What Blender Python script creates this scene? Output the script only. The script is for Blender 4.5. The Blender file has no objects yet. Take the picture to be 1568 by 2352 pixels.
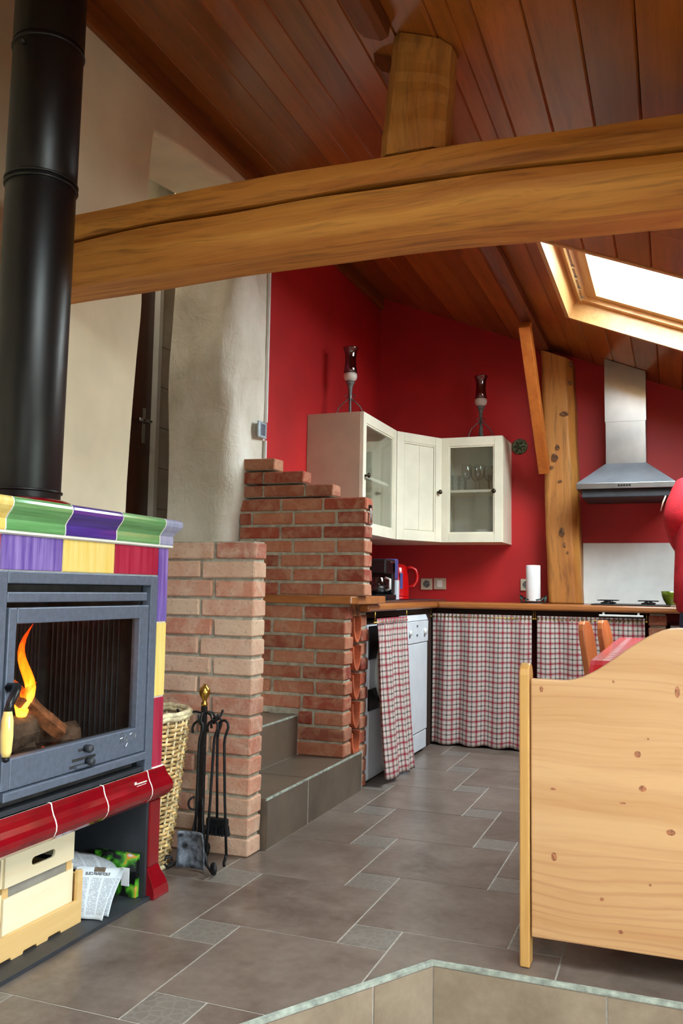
import bpy, bmesh, math, random
from mathutils import Vector, Matrix, noise
random.seed(7)
scene = bpy.context.scene
col = scene.collection
PI = math.pi
H = 0.986                                            # eye height above the kitchen floor

# ------------------------------------------------------------------ camera
def make_camera():
    f = 1991.0
    yaw, p, r = (math.radians(a) for a in (20.98, 5.061, 0.95))
    fw = Vector((-math.sin(yaw)*math.cos(p), math.cos(yaw)*math.cos(p), math.sin(p)))
    rt = Vector((math.cos(yaw), math.sin(yaw), 0)); up = rt.cross(fw)
    rt, up = math.cos(r)*rt + math.sin(r)*up, -math.sin(r)*rt + math.cos(r)*up
    cd = bpy.data.cameras.new('camera'); cam = bpy.data.objects.new('camera', cd); col.objects.link(cam)
    cd.sensor_fit = 'VERTICAL'; cd.sensor_height = 24; cd.lens = f/2352*24
    cd.clip_start = .02
    m = Matrix((rt, up, -fw)).transposed().to_4x4(); m.translation = (0, 0, H)
    cam.matrix_world = m
    scene.camera = cam
make_camera()

# ------------------------------------------------------------------ world and light
W = bpy.data.worlds.new('overcast'); scene.world = W; W.use_nodes = True
bg = W.node_tree.nodes['Background']
bg.inputs[0].default_value = (0.87, 0.945, 1.0, 1); bg.inputs[1].default_value = 33.0
scene.view_settings.view_transform = 'Standard'; scene.view_settings.look = 'None'
scene.view_settings.exposure = 0.0; scene.view_settings.gamma = 1.0
scene.view_settings.use_curve_mapping = False
scene.cycles.transparent_max_bounces = 32
SL = 0.408                                            # slope of the boarded ceiling
def zc(x): return 3.2 - SL*(x + 2.05)
SKY = [(-0.56, 0.80, 3.88, 5.08), (-0.56, 0.40, 0.30, 1.35)]     # two roof windows: x0 x1 y0 y1
REAR = (0.2, 0.9, 0.8, 1.55)                       # glazed doors in the rear wall: x0 x1 z0 z1
SIDE = (0.10, 1.70, 0.45, 1.30)                         # window in the right wall: y0 y1 z0 z1
RY, RX = -1.9, 1.75
def portal(loc, normal, sx, sy):
    l = bpy.data.lights.new('portal', 'AREA'); l.shape = 'RECTANGLE'; l.size = sx; l.size_y = sy
    l.cycles.is_portal = True
    o = bpy.data.objects.new('window_portal', l); col.objects.link(o)
    o.location = loc; o.rotation_euler = Vector(normal).to_track_quat('-Z', 'Y').to_euler()
for (a, b, c, d) in SKY:
    n = Vector((-SL, 0, -1)).normalized(); xm = (a+b)/2
    portal(Vector((xm, (c+d)/2, zc(xm))) - n*.24, n, 1.25, 1.55)
portal(((REAR[0]+REAR[1])/2, RY-.15, (REAR[2]+REAR[3])/2), (0, 1, 0), REAR[1]-REAR[0]+.1, REAR[3]-REAR[2]+.1)
portal((RX+.15, (SIDE[0]+SIDE[1])/2, (SIDE[2]+SIDE[3])/2), (-1, 0, 0), SIDE[3]-SIDE[2]+.1, SIDE[1]-SIDE[0]+.1)

# ------------------------------------------------------------------ mesh helpers
ORG = {}
class MB:
    def __init__(s): s.v = []; s.f = []; s.uv = {}
    def add(s, vs, fs, uvs=None):
        o = len(s.v); s.v += [Vector(p) for p in vs]
        for i, f in enumerate(fs):
            if uvs: s.uv[len(s.f)] = uvs[i]
            s.f.append([o+k for k in f])
        return s
    def box(s, x0, x1, y0, y1, z0, z1):
        return s.add([(x0,y0,z0),(x1,y0,z0),(x1,y1,z0),(x0,y1,z0),(x0,y0,z1),(x1,y0,z1),(x1,y1,z1),(x0,y1,z1)],
                     [(3,2,1,0),(4,5,6,7),(0,1,5,4),(1,2,6,5),(2,3,7,6),(3,0,4,7)])
    def obox(s, c, ex, ey, ez):
        c, ex, ey, ez = (Vector(a) for a in (c, ex, ey, ez)); vs = []
        for k in (-1, 1):
            for i, j in ((-1,-1),(1,-1),(1,1),(-1,1)): vs.append(c + ex*i + ey*j + ez*k)
        return s.add(vs, [(3,2,1,0),(4,5,6,7),(0,1,5,4),(1,2,6,5),(2,3,7,6),(3,0,4,7)])
    def prism(s, poly, axis, a, b):
        def P(p, t): return (t, p[0], p[1]) if axis == 'x' else (p[0], t, p[1]) if axis == 'y' else (p[0], p[1], t)
        n = len(poly)
        return s.add([P(p, a) for p in poly] + [P(p, b) for p in poly],
                     [list(range(n))[::-1], list(range(n, 2*n))] + [(i, (i+1) % n, n+(i+1) % n, n+i) for i in range(n)])
    def tube(s, pts, r, n=8, closed=False, flat=None):
        pts = [Vector(p) for p in pts]; m = len(pts); vs = []; prev = None
        for i, p in enumerate(pts):
            if closed: t = pts[(i+1) % m] - pts[i-1]
            else: t = pts[min(i+1, m-1)] - pts[max(i-1, 0)]
            t.normalize()
            if prev is None:
                a = Vector((0,0,1)) if abs(t.z) < .9 else Vector((1,0,0))
                u = t.cross(a).normalized()
            else: u = (prev - t*prev.dot(t)).normalized()
            w = t.cross(u); prev = u; rr = r[i] if isinstance(r, (list, tuple)) else r
            for k in range(n):
                q = 2*PI*k/n
                vs.append(p + u*math.cos(q)*rr + w*math.sin(q)*rr*(flat or 1))
        fs = []
        for i in range(m if closed else m-1):
            for k in range(n):
                j = (i+1) % m
                fs.append((i*n+k, i*n+(k+1) % n, j*n+(k+1) % n, j*n+k))
        if not closed: fs += [list(range(n))[::-1], list(range((m-1)*n, m*n))]
        return s.add(vs, fs)
    def lathe(s, prof, c=(0,0,0), n=24, mat=None):
        vs = []; c = Vector(c)
        for r, z in prof:
            for k in range(n):
                q = 2*PI*k/n; p = Vector((r*math.cos(q), r*math.sin(q), z))
                vs.append(c + (mat @ p if mat else p))
        fs = []
        for i in range(len(prof)-1):
            for k in range(n): fs.append((i*n+k, i*n+(k+1) % n, (i+1)*n+(k+1) % n, (i+1)*n+k))
        if prof[0][0] > 1e-5: fs.append(list(range(n))[::-1])
        if prof[-1][0] > 1e-5: fs.append(list(range((len(prof)-1)*n, len(prof)*n)))
        return s.add(vs, fs)
    def grid(s, fn, nu, nv, uvfn=None, closed_u=False):
        vs = []; fs = []; uvs = []
        cols = nu if closed_u else nu+1
        for j in range(nv+1):
            for i in range(cols): vs.append(fn(i/nu, j/nv))
        for j in range(nv):
            for i in range(nu):
                i2 = (i+1) % cols
                fs.append((j*cols+i, j*cols+i2, (j+1)*cols+i2, (j+1)*cols+i))
                if uvfn: uvs.append([uvfn(i/nu, j/nv), uvfn((i+1)/nu, j/nv), uvfn((i+1)/nu, (j+1)/nv), uvfn(i/nu, (j+1)/nv)])
        return s.add(vs, fs, uvs if uvfn else None)
    def sweep(s, prof, stations, cap=True):
        """prof: (out, z); stations: (x, y, ox, oy)"""
        vs = []; n = len(prof)
        for (x, y, ox, oy) in stations:
            for o, z in prof: vs.append((x+ox*o, y+oy*o, z))
        fs = []
        for i in range(len(stations)-1):
            for k in range(n): fs.append((i*n+k, i*n+(k+1) % n, (i+1)*n+(k+1) % n, (i+1)*n+k))
        if cap: fs += [list(range(n))[::-1], list(range((len(stations)-1)*n, len(stations)*n))]
        return s.add(vs, fs)
    def build(s, name, mat, parent=None, smooth=False, bevel=0, org=None, seg=2, solid=0, local=False, sub=0, norm=True):
        if local: o0 = Vector((0,0,0))
        elif parent is not None: o0 = ORG[parent]
        elif org == 'base':
            lo = [min(p[k] for p in s.v) for k in range(3)]; hi = [max(p[k] for p in s.v) for k in range(3)]
            o0 = Vector(((lo[0]+hi[0])/2, (lo[1]+hi[1])/2, lo[2]))
        else: o0 = Vector(org) if org else Vector((0,0,0))
        me = bpy.data.meshes.new(name); me.from_pydata([p-o0 for p in s.v], [], s.f)
        if s.uv:
            ul = me.uv_layers.new(name='UVMap')
            for pi, pl in enumerate(me.polygons):
                if pi in s.uv:
                    for k, li in enumerate(pl.loop_indices): ul.data[li].uv = s.uv[pi][k]
        if norm:
            bm = bmesh.new(); bm.from_mesh(me); bmesh.ops.recalc_face_normals(bm, faces=bm.faces); bm.to_mesh(me); bm.free()
        if smooth:
            for pl in me.polygons: pl.use_smooth = True
        me.materials.append(mat)
        o = bpy.data.objects.new(name, me); col.objects.link(o)
        if parent is not None: o.parent = parent
        else: o.location = o0
        ORG[o] = o0 if not local else Vector((0,0,0))
        if solid:
            m = o.modifiers.new('solid', 'SOLIDIFY'); m.thickness = solid; m.offset = 0
        if bevel:
            m = o.modifiers.new('bevel', 'BEVEL'); m.width = bevel; m.segments = seg; m.limit_method = 'ANGLE'; m.angle_limit = .6
        if sub:
            m = o.modifiers.new('sub', 'SUBSURF'); m.levels = sub; m.render_levels = sub
        return o
def tag(o, label=None, cat=None, group=None, kind=None):
    if label: o['label'] = label
    if cat: o['category'] = cat
    if group: o['group'] = group
    if kind: o['kind'] = kind
    return o
def thing(name, loc, label, cat, group=None, rz=0):
    o = bpy.data.objects.new(name, None); col.objects.link(o); o.location = loc; o.rotation_euler = (0, 0, rz)
    o.empty_display_size = .1
    ORG[o] = Vector(loc)
    return tag(o, label, cat, group)
def box(name, mat, parent, *d, **k): return MB().box(*d).build(name, mat, parent, **k)
def nz(x, y=0., z=0., s=1.): return noise.noise(Vector((x*s, y*s, z*s)))

# ------------------------------------------------------------------ materials
def lin(c):
    return tuple((v/255/12.92 if v/255 <= .04045 else ((v/255+.055)/1.055)**2.4) for v in c) + (1,)
class NT:
    def __init__(s, name):
        s.m = bpy.data.materials.new(name); s.m.use_nodes = True; s.t = s.m.node_tree; s.n = s.t.nodes; s.l = s.t.links
        s.b = s.n['Principled BSDF']; s.out = s.n['Material Output']
    def node(s, typ, **k):
        n = s.n.new(typ)
        for a, v in k.items(): setattr(n, a, v)
        return n
    def put(s, inp, v):
        if hasattr(v, 'is_output') or isinstance(v, bpy.types.NodeSocket): s.l.new(v, inp)
        else: inp.default_value = v
    def math(s, op, a, b=0., c=0., clamp=False):
        n = s.node('ShaderNodeMath', operation=op, use_clamp=clamp)
        for i, v in enumerate((a, b, c)): s.put(n.inputs[i], v)
        return n.outputs[0]
    def mix(s, f, a, b, mode='MIX'):
        n = s.node('ShaderNodeMix', data_type='RGBA', blend_type=mode)
        s.put(n.inputs[0], f); s.put(n.inputs[6], a); s.put(n.inputs[7], b); return n.outputs[2]
    def coord(s, kind='Object', scale=(1,1,1), loc=(0,0,0), rand=0, rot=(0,0,0)):
        tc = s.node('ShaderNodeTexCoord'); mp = s.node('ShaderNodeMapping')
        mp.inputs['Scale'].default_value = scale; mp.inputs['Location'].default_value = loc; mp.inputs['Rotation'].default_value = rot
        src = tc.outputs[kind]
        if rand:
            oi = s.node('ShaderNodeObjectInfo'); v = s.node('ShaderNodeVectorMath', operation='MULTIPLY_ADD')
            cx = s.node('ShaderNodeCombineXYZ')
            for i in range(3): s.l.new(s.math('MULTIPLY', oi.outputs['Random'], rand*(1+.37*i)), cx.inputs[i])
            v2 = s.node('ShaderNodeVectorMath', operation='ADD'); s.l.new(src, v2.inputs[0]); s.l.new(cx.outputs[0], v2.inputs[1]); src = v2.outputs[0]
            s.n.remove(v)
        s.l.new(src, mp.inputs[0]); return mp.outputs[0]
    def noise(s, vec, scale=5, detail=4, rough=.55, dist=0):
        n = s.node('ShaderNodeTexNoise'); n.inputs['Scale'].default_value = scale; n.inputs['Detail'].default_value = detail
        n.inputs['Roughness'].default_value = rough; n.inputs['Distortion'].default_value = dist
        s.l.new(vec, n.inputs['Vector']); return n.outputs['Fac']
    def ramp(s, fac, stops):
        n = s.node('ShaderNodeValToRGB'); e = n.color_ramp.elements
        while len(e) < len(stops): e.new(.5)
        for i, (p, c) in enumerate(stops): e[i].position = p; e[i].color = c
        s.put(n.inputs[0], fac); return n.outputs[0]
    def rand(s):
        return s.node('ShaderNodeObjectInfo').outputs['Random']
    def bump(s, h, strength=.3, dist=.01):
        n = s.node('ShaderNodeBump'); n.inputs['Strength'].default_value = strength; n.inputs['Distance'].default_value = dist
        s.l.new(h, n.inputs['Height']); s.l.new(n.outputs[0], s.b.inputs['Normal'])
    def fin(s, color=None, rough=None, metal=None, coat=None, spec=None):
        if color is not None: s.put(s.b.inputs['Base Color'], color)
        if rough is not None: s.put(s.b.inputs['Roughness'], rough)
        if metal is not None: s.b.inputs['Metallic'].default_value = metal
        if coat is not None: s.b.inputs['Coat Weight'].default_value = coat; s.b.inputs['Coat Roughness'].default_value = .12
        if spec is not None: s.b.inputs['Specular IOR Level'].default_value = spec
        return s.m
def plain(name, c, rough=.5, metal=0, var=.06, scale=8, bump=0, coat=None, spec=None):
    t = NT(name); v = t.coord(); n = t.noise(v, scale)
    c2 = tuple(max(0, k*(1-var*2.2)) for k in c); c1 = tuple(min(255, k*(1+var)) for k in c)
    if bump: t.bump(t.noise(v, scale*6, 6), bump)
    return t.fin(t.ramp(n, [(.3, lin(c2)), (.7, lin(c1))]), rough, metal, coat, spec)
def wood(name, c1, c2, c3, axis=0, rough=.45, grain=26, knots=1.0, coat=None, bump=.12, stretch=.06, plank_rand=3.0, tint=0, kscale=3.2, lines=.35, spec=None, rings=0, contrast=0):
    """c1 light, c2 mid, c3 dark line / knot colour; axis = grain direction"""
    t = NT(name)
    sc = [1, 1, 1]; sc[axis] = stretch
    v = t.coord(scale=sc, rand=plank_rand)
    warp = t.noise(t.coord(scale=[.9 if i != axis else .5 for i in range(3)], rand=plank_rand), 2.2, 2)
    w = t.node('ShaderNodeVectorMath', operation='ADD'); t.l.new(v, w.inputs[0])
    cx = t.node('ShaderNodeCombineXYZ')
    wm = t.math('MULTIPLY', warp, .16)
    for i in range(3):
        if i != axis: t.l.new(wm, cx.inputs[i])
    t.l.new(cx.outputs[0], w.inputs[1])
    g = t.noise(w.outputs[0], grain, 5, .6, .4); big = t.noise(w.outputs[0], grain*.22, 3)
    c = t.ramp(g, [(.3, lin(c2)), (.62, lin(c1))])
    c = t.mix(t.math('MULTIPLY', t.ramp(big, [(.42, (0,0,0,1)), (.7, (1,1,1,1))]), .55), c, lin(c2))
    fine = t.noise(w.outputs[0], grain*3.2, 3, .7)
    c = t.mix(t.math('MULTIPLY', t.ramp(fine, [(.52, (0,0,0,1)), (.72, (1,1,1,1))]), lines), c, lin(c3))
    if contrast:
        sk = t.noise(w.outputs[0], grain*.45, 5, .7, .8)
        c = t.mix(t.math('MULTIPLY', t.math('MULTIPLY_ADD', sk, 5., -2.7, clamp=True), contrast), c, lin(c3))
    if rings:
        wv = t.node('ShaderNodeTexWave', wave_type='BANDS', bands_direction='Z'); t.l.new(w.outputs[0], wv.inputs['Vector'])
        wv.inputs['Scale'].default_value = 13; wv.inputs['Distortion'].default_value = 16; wv.inputs['Detail'].default_value = 3; wv.inputs['Detail Scale'].default_value = .45
        c = t.mix(t.math('MULTIPLY', t.ramp(wv.outputs['Fac'], [(.72, (0,0,0,1)), (1.0, (1,1,1,1))]), t.math('MULTIPLY', t.ramp(big, [(.40, (0,0,0,1)), (.62, (1,1,1,1))]), rings)), c, lin(c3))
    if knots:
        ks = [kscale, kscale, kscale]; ks[axis] = kscale*.55
        vo = t.node('ShaderNodeTexVoronoi'); vo.inputs['Scale'].default_value = 1
        t.l.new(t.coord(scale=ks, rand=plank_rand, loc=(.3, .7, .1)), vo.inputs['Vector'])
        k = t.ramp(vo.outputs['Distance'], [(.03*knots, (1,1,1,1)), (.10*knots, (0,0,0,1))])
        c = t.mix(t.math('MULTIPLY', k, .75), c, lin(c3))
    if tint:
        c = t.mix(t.math('MULTIPLY', t.rand(), tint), c, lin(c3), 'MULTIPLY')
    t.bump(g, bump, .004)
    return t.fin(c, rough, 0, coat, spec)
def glass(name, tintc=(1,1,1), refl=.12, rough=.02, blend=.25):
    t = NT(name); tr = t.node('ShaderNodeBsdfTransparent'); tr.inputs[0].default_value = (*tintc, 1)
    gl = t.node('ShaderNodeBsdfGlossy'); gl.inputs['Roughness'].default_value = rough
    lw = t.node('ShaderNodeLayerWeight'); lw.inputs[0].default_value = blend
    mx = t.node('ShaderNodeMixShader')
    f = t.math('ADD', t.math('MULTIPLY', lw.outputs['Fresnel'], .8*min(1, .3+refl)), refl*.25, clamp=True)
    t.l.new(f, mx.inputs[0]); t.l.new(tr.outputs[0], mx.inputs[1]); t.l.new(gl.outputs[0], mx.inputs[2])
    t.l.new(mx.outputs[0], t.out.inputs[0]); return t.m
def brush_glaze(name, ca, cb, axis=2, rough=.12):
    t = NT(name); sc = [1, 1, 1]; sc[axis] = .06
    g = t.noise(t.coord(scale=sc, rand=5), 60, 4, .6)
    b = t.noise(t.coord(rand=5), 9, 2)
    c = t.ramp(g, [(.3, lin(ca)), (.7, lin(cb))])
    c = t.mix(t.math('MULTIPLY', b, .35), c, lin(ca))
    return t.fin(c, rough, 0, .6)
def brick_mat(name, cols, pale):
    t = NT(name); r = t.rand()
    base = t.ramp(r, [(i/(len(cols)-1) if len(cols) > 1 else 0, lin(c)) for i, c in enumerate(cols)])
    v = t.coord(rand=9); n = t.noise(v, 14, 6, .65, .6); n2 = t.noise(v, 70, 5, .7)
    c = t.mix(t.ramp(n, [(.42, (0,0,0,1)), (.68, (.6,.6,.6,1))]), base, lin(pale))
    c = t.mix(t.ramp(n2, [(.30, (.55,.55,.55,1)), (.44, (0,0,0,1))]), c, lin(tuple(k*.55 for k in cols[-1])))
    t.bump(t.math('ADD', t.math('MULTIPLY', n, 1.2), t.math('MULTIPLY', n2, .9)), .55, .007)
    return t.fin(c, .9)
def tile_mat(name, c1, c2, c3, sc=5.5, deco=False):
    t = NT(name); v = t.coord(rand=11)
    a = t.noise(v, sc, 6, .62, .3); b = t.noise(v, sc*6, 5, .65)
    fa = t.math('MULTIPLY_ADD', t.math('ADD', t.math('MULTIPLY', a, .65), t.math('MULTIPLY', b, .35)), 3.4, -1.2, clamp=True)
    c = t.mix(fa, lin(c1), lin(c3))
    b2 = t.noise(v, sc*2.6, 4, .5)
    c = t.mix(t.math('MULTIPLY', b2, .35), c, lin(tuple(k*.80 for k in c1)))
    c = t.mix(t.math('MULTIPLY', t.rand(), .28), c, lin(c3))
    h = b
    if deco:
        vo = t.node('ShaderNodeTexVoronoi', feature='DISTANCE_TO_EDGE'); vo.inputs['Scale'].default_value = 34
        t.l.new(t.coord(rand=11), vo.inputs['Vector'])
        wv = t.noise(v, 120, 3, .7)
        e = t.math('ADD', t.ramp(vo.outputs['Distance'], [(.03, (1,1,1,1)), (.12, (0,0,0,1))]), t.math('MULTIPLY', wv, .6))
        c = t.mix(t.math('MULTIPLY', e, .22), c, lin((160, 152, 144))); h = e
    if deco: t.bump(h, .08, .003)
    return t.fin(c, .31)

M = {}
M['plaster'] = plain('cream_plaster', (232, 219, 188), .85, var=.03, scale=3, bump=.10)
def rough_plaster():
    t = NT('rough_white_plaster'); v = t.coord(); a = t.noise(v, 4, 5, .6, .5)
    h = t.math('ADD', t.math('MULTIPLY', t.noise(v, 7, 6, .62, .9), 1.0), t.math('MULTIPLY', t.noise(t.coord(scale=(1,1,.35)), 22, 5, .6, 1.2), .45))
    t.bump(h, .5, .03)
    return t.fin(t.ramp(a, [(.3, lin((216, 208, 190))), (.7, lin((238, 234, 222)))]), .88)
M['rough_plaster'] = rough_plaster()
M['red'] = plain('red_wall_paint', (186, 29, 33), .55, var=.05, scale=2.2, bump=.05)
M['ceiling'] = wood('varnished_larch_boards', (180, 102, 42), (142, 76, 28), (72, 34, 12), 1, .28, 20, 1.0, None, .05, .05, 7, .42, 2.4, .28)
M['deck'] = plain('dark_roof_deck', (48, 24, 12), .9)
M['beam'] = wood('oak_beam', (210, 144, 62), (170, 98, 34), (82, 42, 16), 0, .55, 16, 1.0, None, .4, .045, 2, 0, 2.4, .55, contrast=.55)
M['post'] = wood('oak_post', (202, 140, 66), (164, 98, 38), (70, 38, 18), 2, .55, 15, 1.3, None, .4, .06, 2, 0, 3.2, .5, contrast=.5)
M['purlin'] = wood('dark_oak_purlin', (128, 64, 28), (98, 44, 18), (46, 20, 10), 1, .5, 14, .8, None, .25, .06, 2)
M['brace'] = wood('orange_brace', (206, 120, 46), (180, 94, 30), (120, 56, 18), 2, .5, 22, .5, None, .1, .05, 2, 0, 2.5, .2)
M['pine'] = wood('waxed_pine', (202, 158, 112), (186, 138, 92), (152, 92, 54), 0, .42, 15, 0, .15, .06, .045, 1.5, 0, 2.3, .20, rings=.5)
M['pine_post'] = wood('pine_post', (202, 156, 92), (186, 136, 72), (176, 116, 56), 2, .42, 30, 0, .15, .06, .05, 1.5, 0, 2.3, .2)
M['pine_knot'] = plain('pine_knot', (164, 104, 70), .5, var=.2, scale=160)
M['chairwood'] = wood('red_pine_chair', (206, 126, 72), (184, 98, 50), (132, 62, 30), 2, .42, 18, .5, .2, .06, .05, 3)
M['skypine'] = wood('skylight_pine', (214, 168, 108), (200, 148, 86), (168, 112, 60), 1, .4, 24, 0, .2, .04, .05, 3, 0, 2.3, .15)
M['worktop'] = wood('varnished_worktop', (176, 108, 54), (148, 86, 40), (112, 62, 28), 0, .32, 22, 0, .3, .04, .06, 2, 0, 2.3, .2)
M['worktopy'] = wood('varnished_worktop_side', (180, 112, 54), (156, 90, 42), (106, 58, 26), 1, .32, 22, 0, .3, .04, .06, 2, 0, 2.3, .2)
M['crate'] = wood('pale_crate_wood', (244, 232, 200), (238, 218, 176), (214, 176, 122), 1, .6, 12, 0, None, .08, .05, 4, 0, 2, .15)
M['tray'] = wood('tan_crate_wood', (228, 190, 128), (214, 170, 106), (182, 132, 76), 1, .6, 14, .5, None, .08, .05, 4, 0, 2, .15)
M['door'] = wood('dark_brown_door', (84, 42, 24), (62, 30, 17), (34, 16, 10), 2, .35, 20, 0, .3, .04, .05, 2)
M['brick_pale'] = brick_mat('pale_pink_brick', [(204, 160, 132), (176, 102, 80), (212, 182, 152), (164, 90, 70), (200, 138, 110), (206, 172, 146)], (216, 190, 164))
M['brick_red'] = brick_mat('red_brick', [(166, 78, 54), (140, 56, 40), (182, 112, 82), (126, 46, 34), (190, 128, 98)], (198, 154, 122))
M['mortar'] = plain('grey_mortar', (178, 172, 152), .95, var=.08, scale=30, bump=.5)
M['tile'] = tile_mat('slate_brown_tile', (82, 66, 57), (112, 94, 83), (136, 122, 112))
M['tile_deco'] = tile_mat('grey_decor_tile', (104, 98, 92), (114, 106, 99), (122, 114, 106), 6, True)
M['riser'] = tile_mat('riser_tile', (124, 106, 88), (146, 126, 106), (166, 148, 128))
M['stairtile'] = tile_mat('stair_tile', (82, 72, 63), (102, 88, 76), (118, 102, 86), 2.6)
M['grout'] = plain('pale_grout', (178, 170, 160), .9, var=.06, scale=40)
M['nosing'] = plain('grey_green_edge_grout', (168, 176, 164), .7, var=.12, scale=40, bump=.3)
M['steel_blue'] = plain('blue_grey_stove_metal', (104, 113, 130), .42, .3, var=.04, scale=60)
M['steel_dark'] = plain('dark_grey_steel', (58, 61, 67), .5, .3, var=.05, scale=20)
M['black'] = plain('black_enamel', (13, 13, 15), .38, 0, var=.1, scale=30, spec=.5)
M['soot'] = plain('soot_black', (50, 47, 46), .85, var=.2, scale=25)
M['iron'] = plain('wrought_iron', (38, 38, 40), .48, .6, var=.15, scale=60)
M['shovel'] = plain('worn_shovel_steel', (118, 126, 138), .4, .35, var=.3, scale=40)
M['brass'] = plain('brass', (190, 150, 70), .28, 1.0, var=.05)
M['purple'] = brush_glaze('purple_glaze', (90, 64, 148), (168, 144, 208))
M['purple_deep'] = brush_glaze('deep_purple_glaze', (66, 44, 128), (92, 68, 158), 1)
M['yellow'] = brush_glaze('yellow_glaze', (238, 200, 96), (246, 228, 150))
M['green'] = brush_glaze('green_glaze', (88, 148, 84), (128, 182, 122), 1)
M['rasp'] = brush_glaze('raspberry_glaze', (156, 30, 56), (184, 62, 84))
M['lilac'] = brush_glaze('pale_lilac_glaze', (150, 154, 184), (176, 178, 202), 2)
M['cherry'] = plain('cherry_red_glaze', (132, 8, 20), .07, 0, var=.05, scale=12, coat=.8)
M['tilejoint'] = plain('white_tile_joint', (236, 232, 222), .8, var=.02)
M['white'] = plain('white_enamel', (226, 232, 240), .3, var=.015, coat=.2)
M['whitematt'] = plain('white_plastic', (232, 232, 228), .5, var=.02)
M['paper'] = plain('white_paper', (240, 240, 242), .9, var=.02)
M['cream'] = plain('cream_cabinet_paint', (240, 234, 212), .42, var=.02, scale=5)
M['cabin'] = plain('cabinet_interior', (240, 240, 234), .6, var=.02)
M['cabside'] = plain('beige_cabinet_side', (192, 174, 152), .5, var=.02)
M['antique'] = plain('antique_bronze', (70, 62, 50), .35, .8, var=.2, scale=80)
M['pewter'] = plain('grey_pewter', (120, 124, 122), .5, .4, var=.2, scale=60)
M['wax'] = plain('ivory_wax', (226, 216, 206), .4, var=.03)
M['amethyst'] = glass('amethyst_glass', (.60, .33, .42), .5)
M['cabpane'] = glass('cabinet_pane', (.96, .98, .98), .30, .05)
M['pane'] = glass('clear_pane', (.93, .97, .96), .10)
M['winepane'] = glass('wine_glass', (.975, .985, .985), .25)
M['stoveglass'] = glass('stove_glass', (.86, .84, .82), .03, .02, .10)
M['inox'] = plain('brushed_stainless_steel', (176, 176, 178), .30, 1.0, var=.05, scale=4)
M['inox_hood'] = plain('hood_stainless_steel', (158, 164, 174), .42, .45, var=.05, scale=4)
M['chrome'] = plain('chrome', (200, 202, 206), .15, 1.0, var=.02)
M['splash'] = plain('white_splash_panel', (226, 230, 230), .32, var=.02)
M['kettle'] = plain('glossy_red_plastic', (204, 10, 14), .22, var=.03, coat=.3)
M['blackplastic'] = plain('black_plastic', (16, 16, 18), .35)
M['bluetank'] = plain('violet_blue_tank', (86, 84, 150), .3)
M['bowl'] = plain('olive_green_glaze', (108, 132, 18), .15, var=.2, scale=10, coat=.5)
M['socket'] = plain('grey_beige_socket', (196, 182, 160), .45, var=.03)
M['switch'] = plain('grey_switch', (176, 190, 200), .35, .2, var=.03)
M['terracotta'] = plain('terracotta', (196, 98, 60), .8, var=.12, scale=12, bump=.2)
M['wicker'] = plain('pale_wicker', (206, 170, 112), .6, var=.22, scale=40)
M['wicker_light'] = plain('light_wicker', (236, 214, 170), .55, var=.12, scale=40)
M['log'] = plain('split_log', (150, 96, 60), .85, var=.3, scale=30, bump=.4)
M['charlog'] = plain('charred_log', (98, 80, 66), .9, var=.4, scale=20, bump=.5)
M['bronzeplate'] = plain('green_bronze_plate', (92, 96, 66), .5, .4, var=.35, scale=60, bump=.5)
M['tilewhite'] = plain('white_hall_tile', (206, 200, 184), .25, var=.03)
M['jeans'] = plain('blue_jeans', (52, 66, 96), .9, var=.12, scale=60, bump=.2)
M['sweat'] = plain('red_sweatshirt', (186, 22, 38), .85, var=.06, scale=30, bump=.2)
M['skin'] = plain('skin', (214, 160, 132), .55, var=.04)
M['hair'] = plain('brown_hair', (58, 38, 26), .75, var=.3, scale=80, bump=.5)
M['eye'] = plain('eye_dark', (40, 30, 26), .2)
M['lip'] = plain('lips', (176, 100, 92), .5)
M['shoe'] = plain('dark_shoe', (40, 38, 40), .6)
M['ground'] = plain('outside_ground', (120, 122, 112), .95, var=.1, scale=2)
M['cement'] = plain('cement', (150, 144, 134), .9)
M['concretehall'] = plain('hall_plaster', (196, 188, 168), .85, var=.03)

def tartan(name, p=.062):
    t = NT(name); tc = t.node('ShaderNodeTexCoord'); sp = t.node('ShaderNodeSeparateXYZ'); t.l.new(tc.outputs['UV'], sp.inputs[0])
    def stripe(s, off, w):
        f = t.math('FRACT', t.math('ADD', t.math('DIVIDE', s, p), off))
        d = t.math('ABSOLUTE', t.math('SUBTRACT', f, .5))
        n = t.node('ShaderNodeMapRange', interpolation_type='SMOOTHSTEP'); t.l.new(d, n.inputs[0])
        n.inputs[1].default_value = w+.02; n.inputs[2].default_value = w-.02; n.inputs[3].default_value = 0; n.inputs[4].default_value = 1
        return n.outputs[0]
    u, v = sp.outputs[0], sp.outputs[1]
    def both(off, w, k): return t.math('MULTIPLY', t.math('ADD', stripe(u, off, w), stripe(v, off, w)), k, clamp=True)
    c = lin((208, 194, 186))
    c = t.mix(both(.0, .19, .26), c, lin((128, 88, 98)))
    c = t.mix(both(.5, .12, .16), c, lin((150, 130, 110)))
    c = t.mix(both(.0, .08, .74), c, lin((150, 10, 38)))
    c = t.mix(both(.5, .06, .60), c, lin((48, 30, 44)))
    n = t.node('ShaderNodeBsdfTranslucent'); 
    return t.fin(c, .9)
M['tartan'] = tartan('red_check_curtain')
M['tartan2'] = tartan('red_check_curtain_near')
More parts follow.
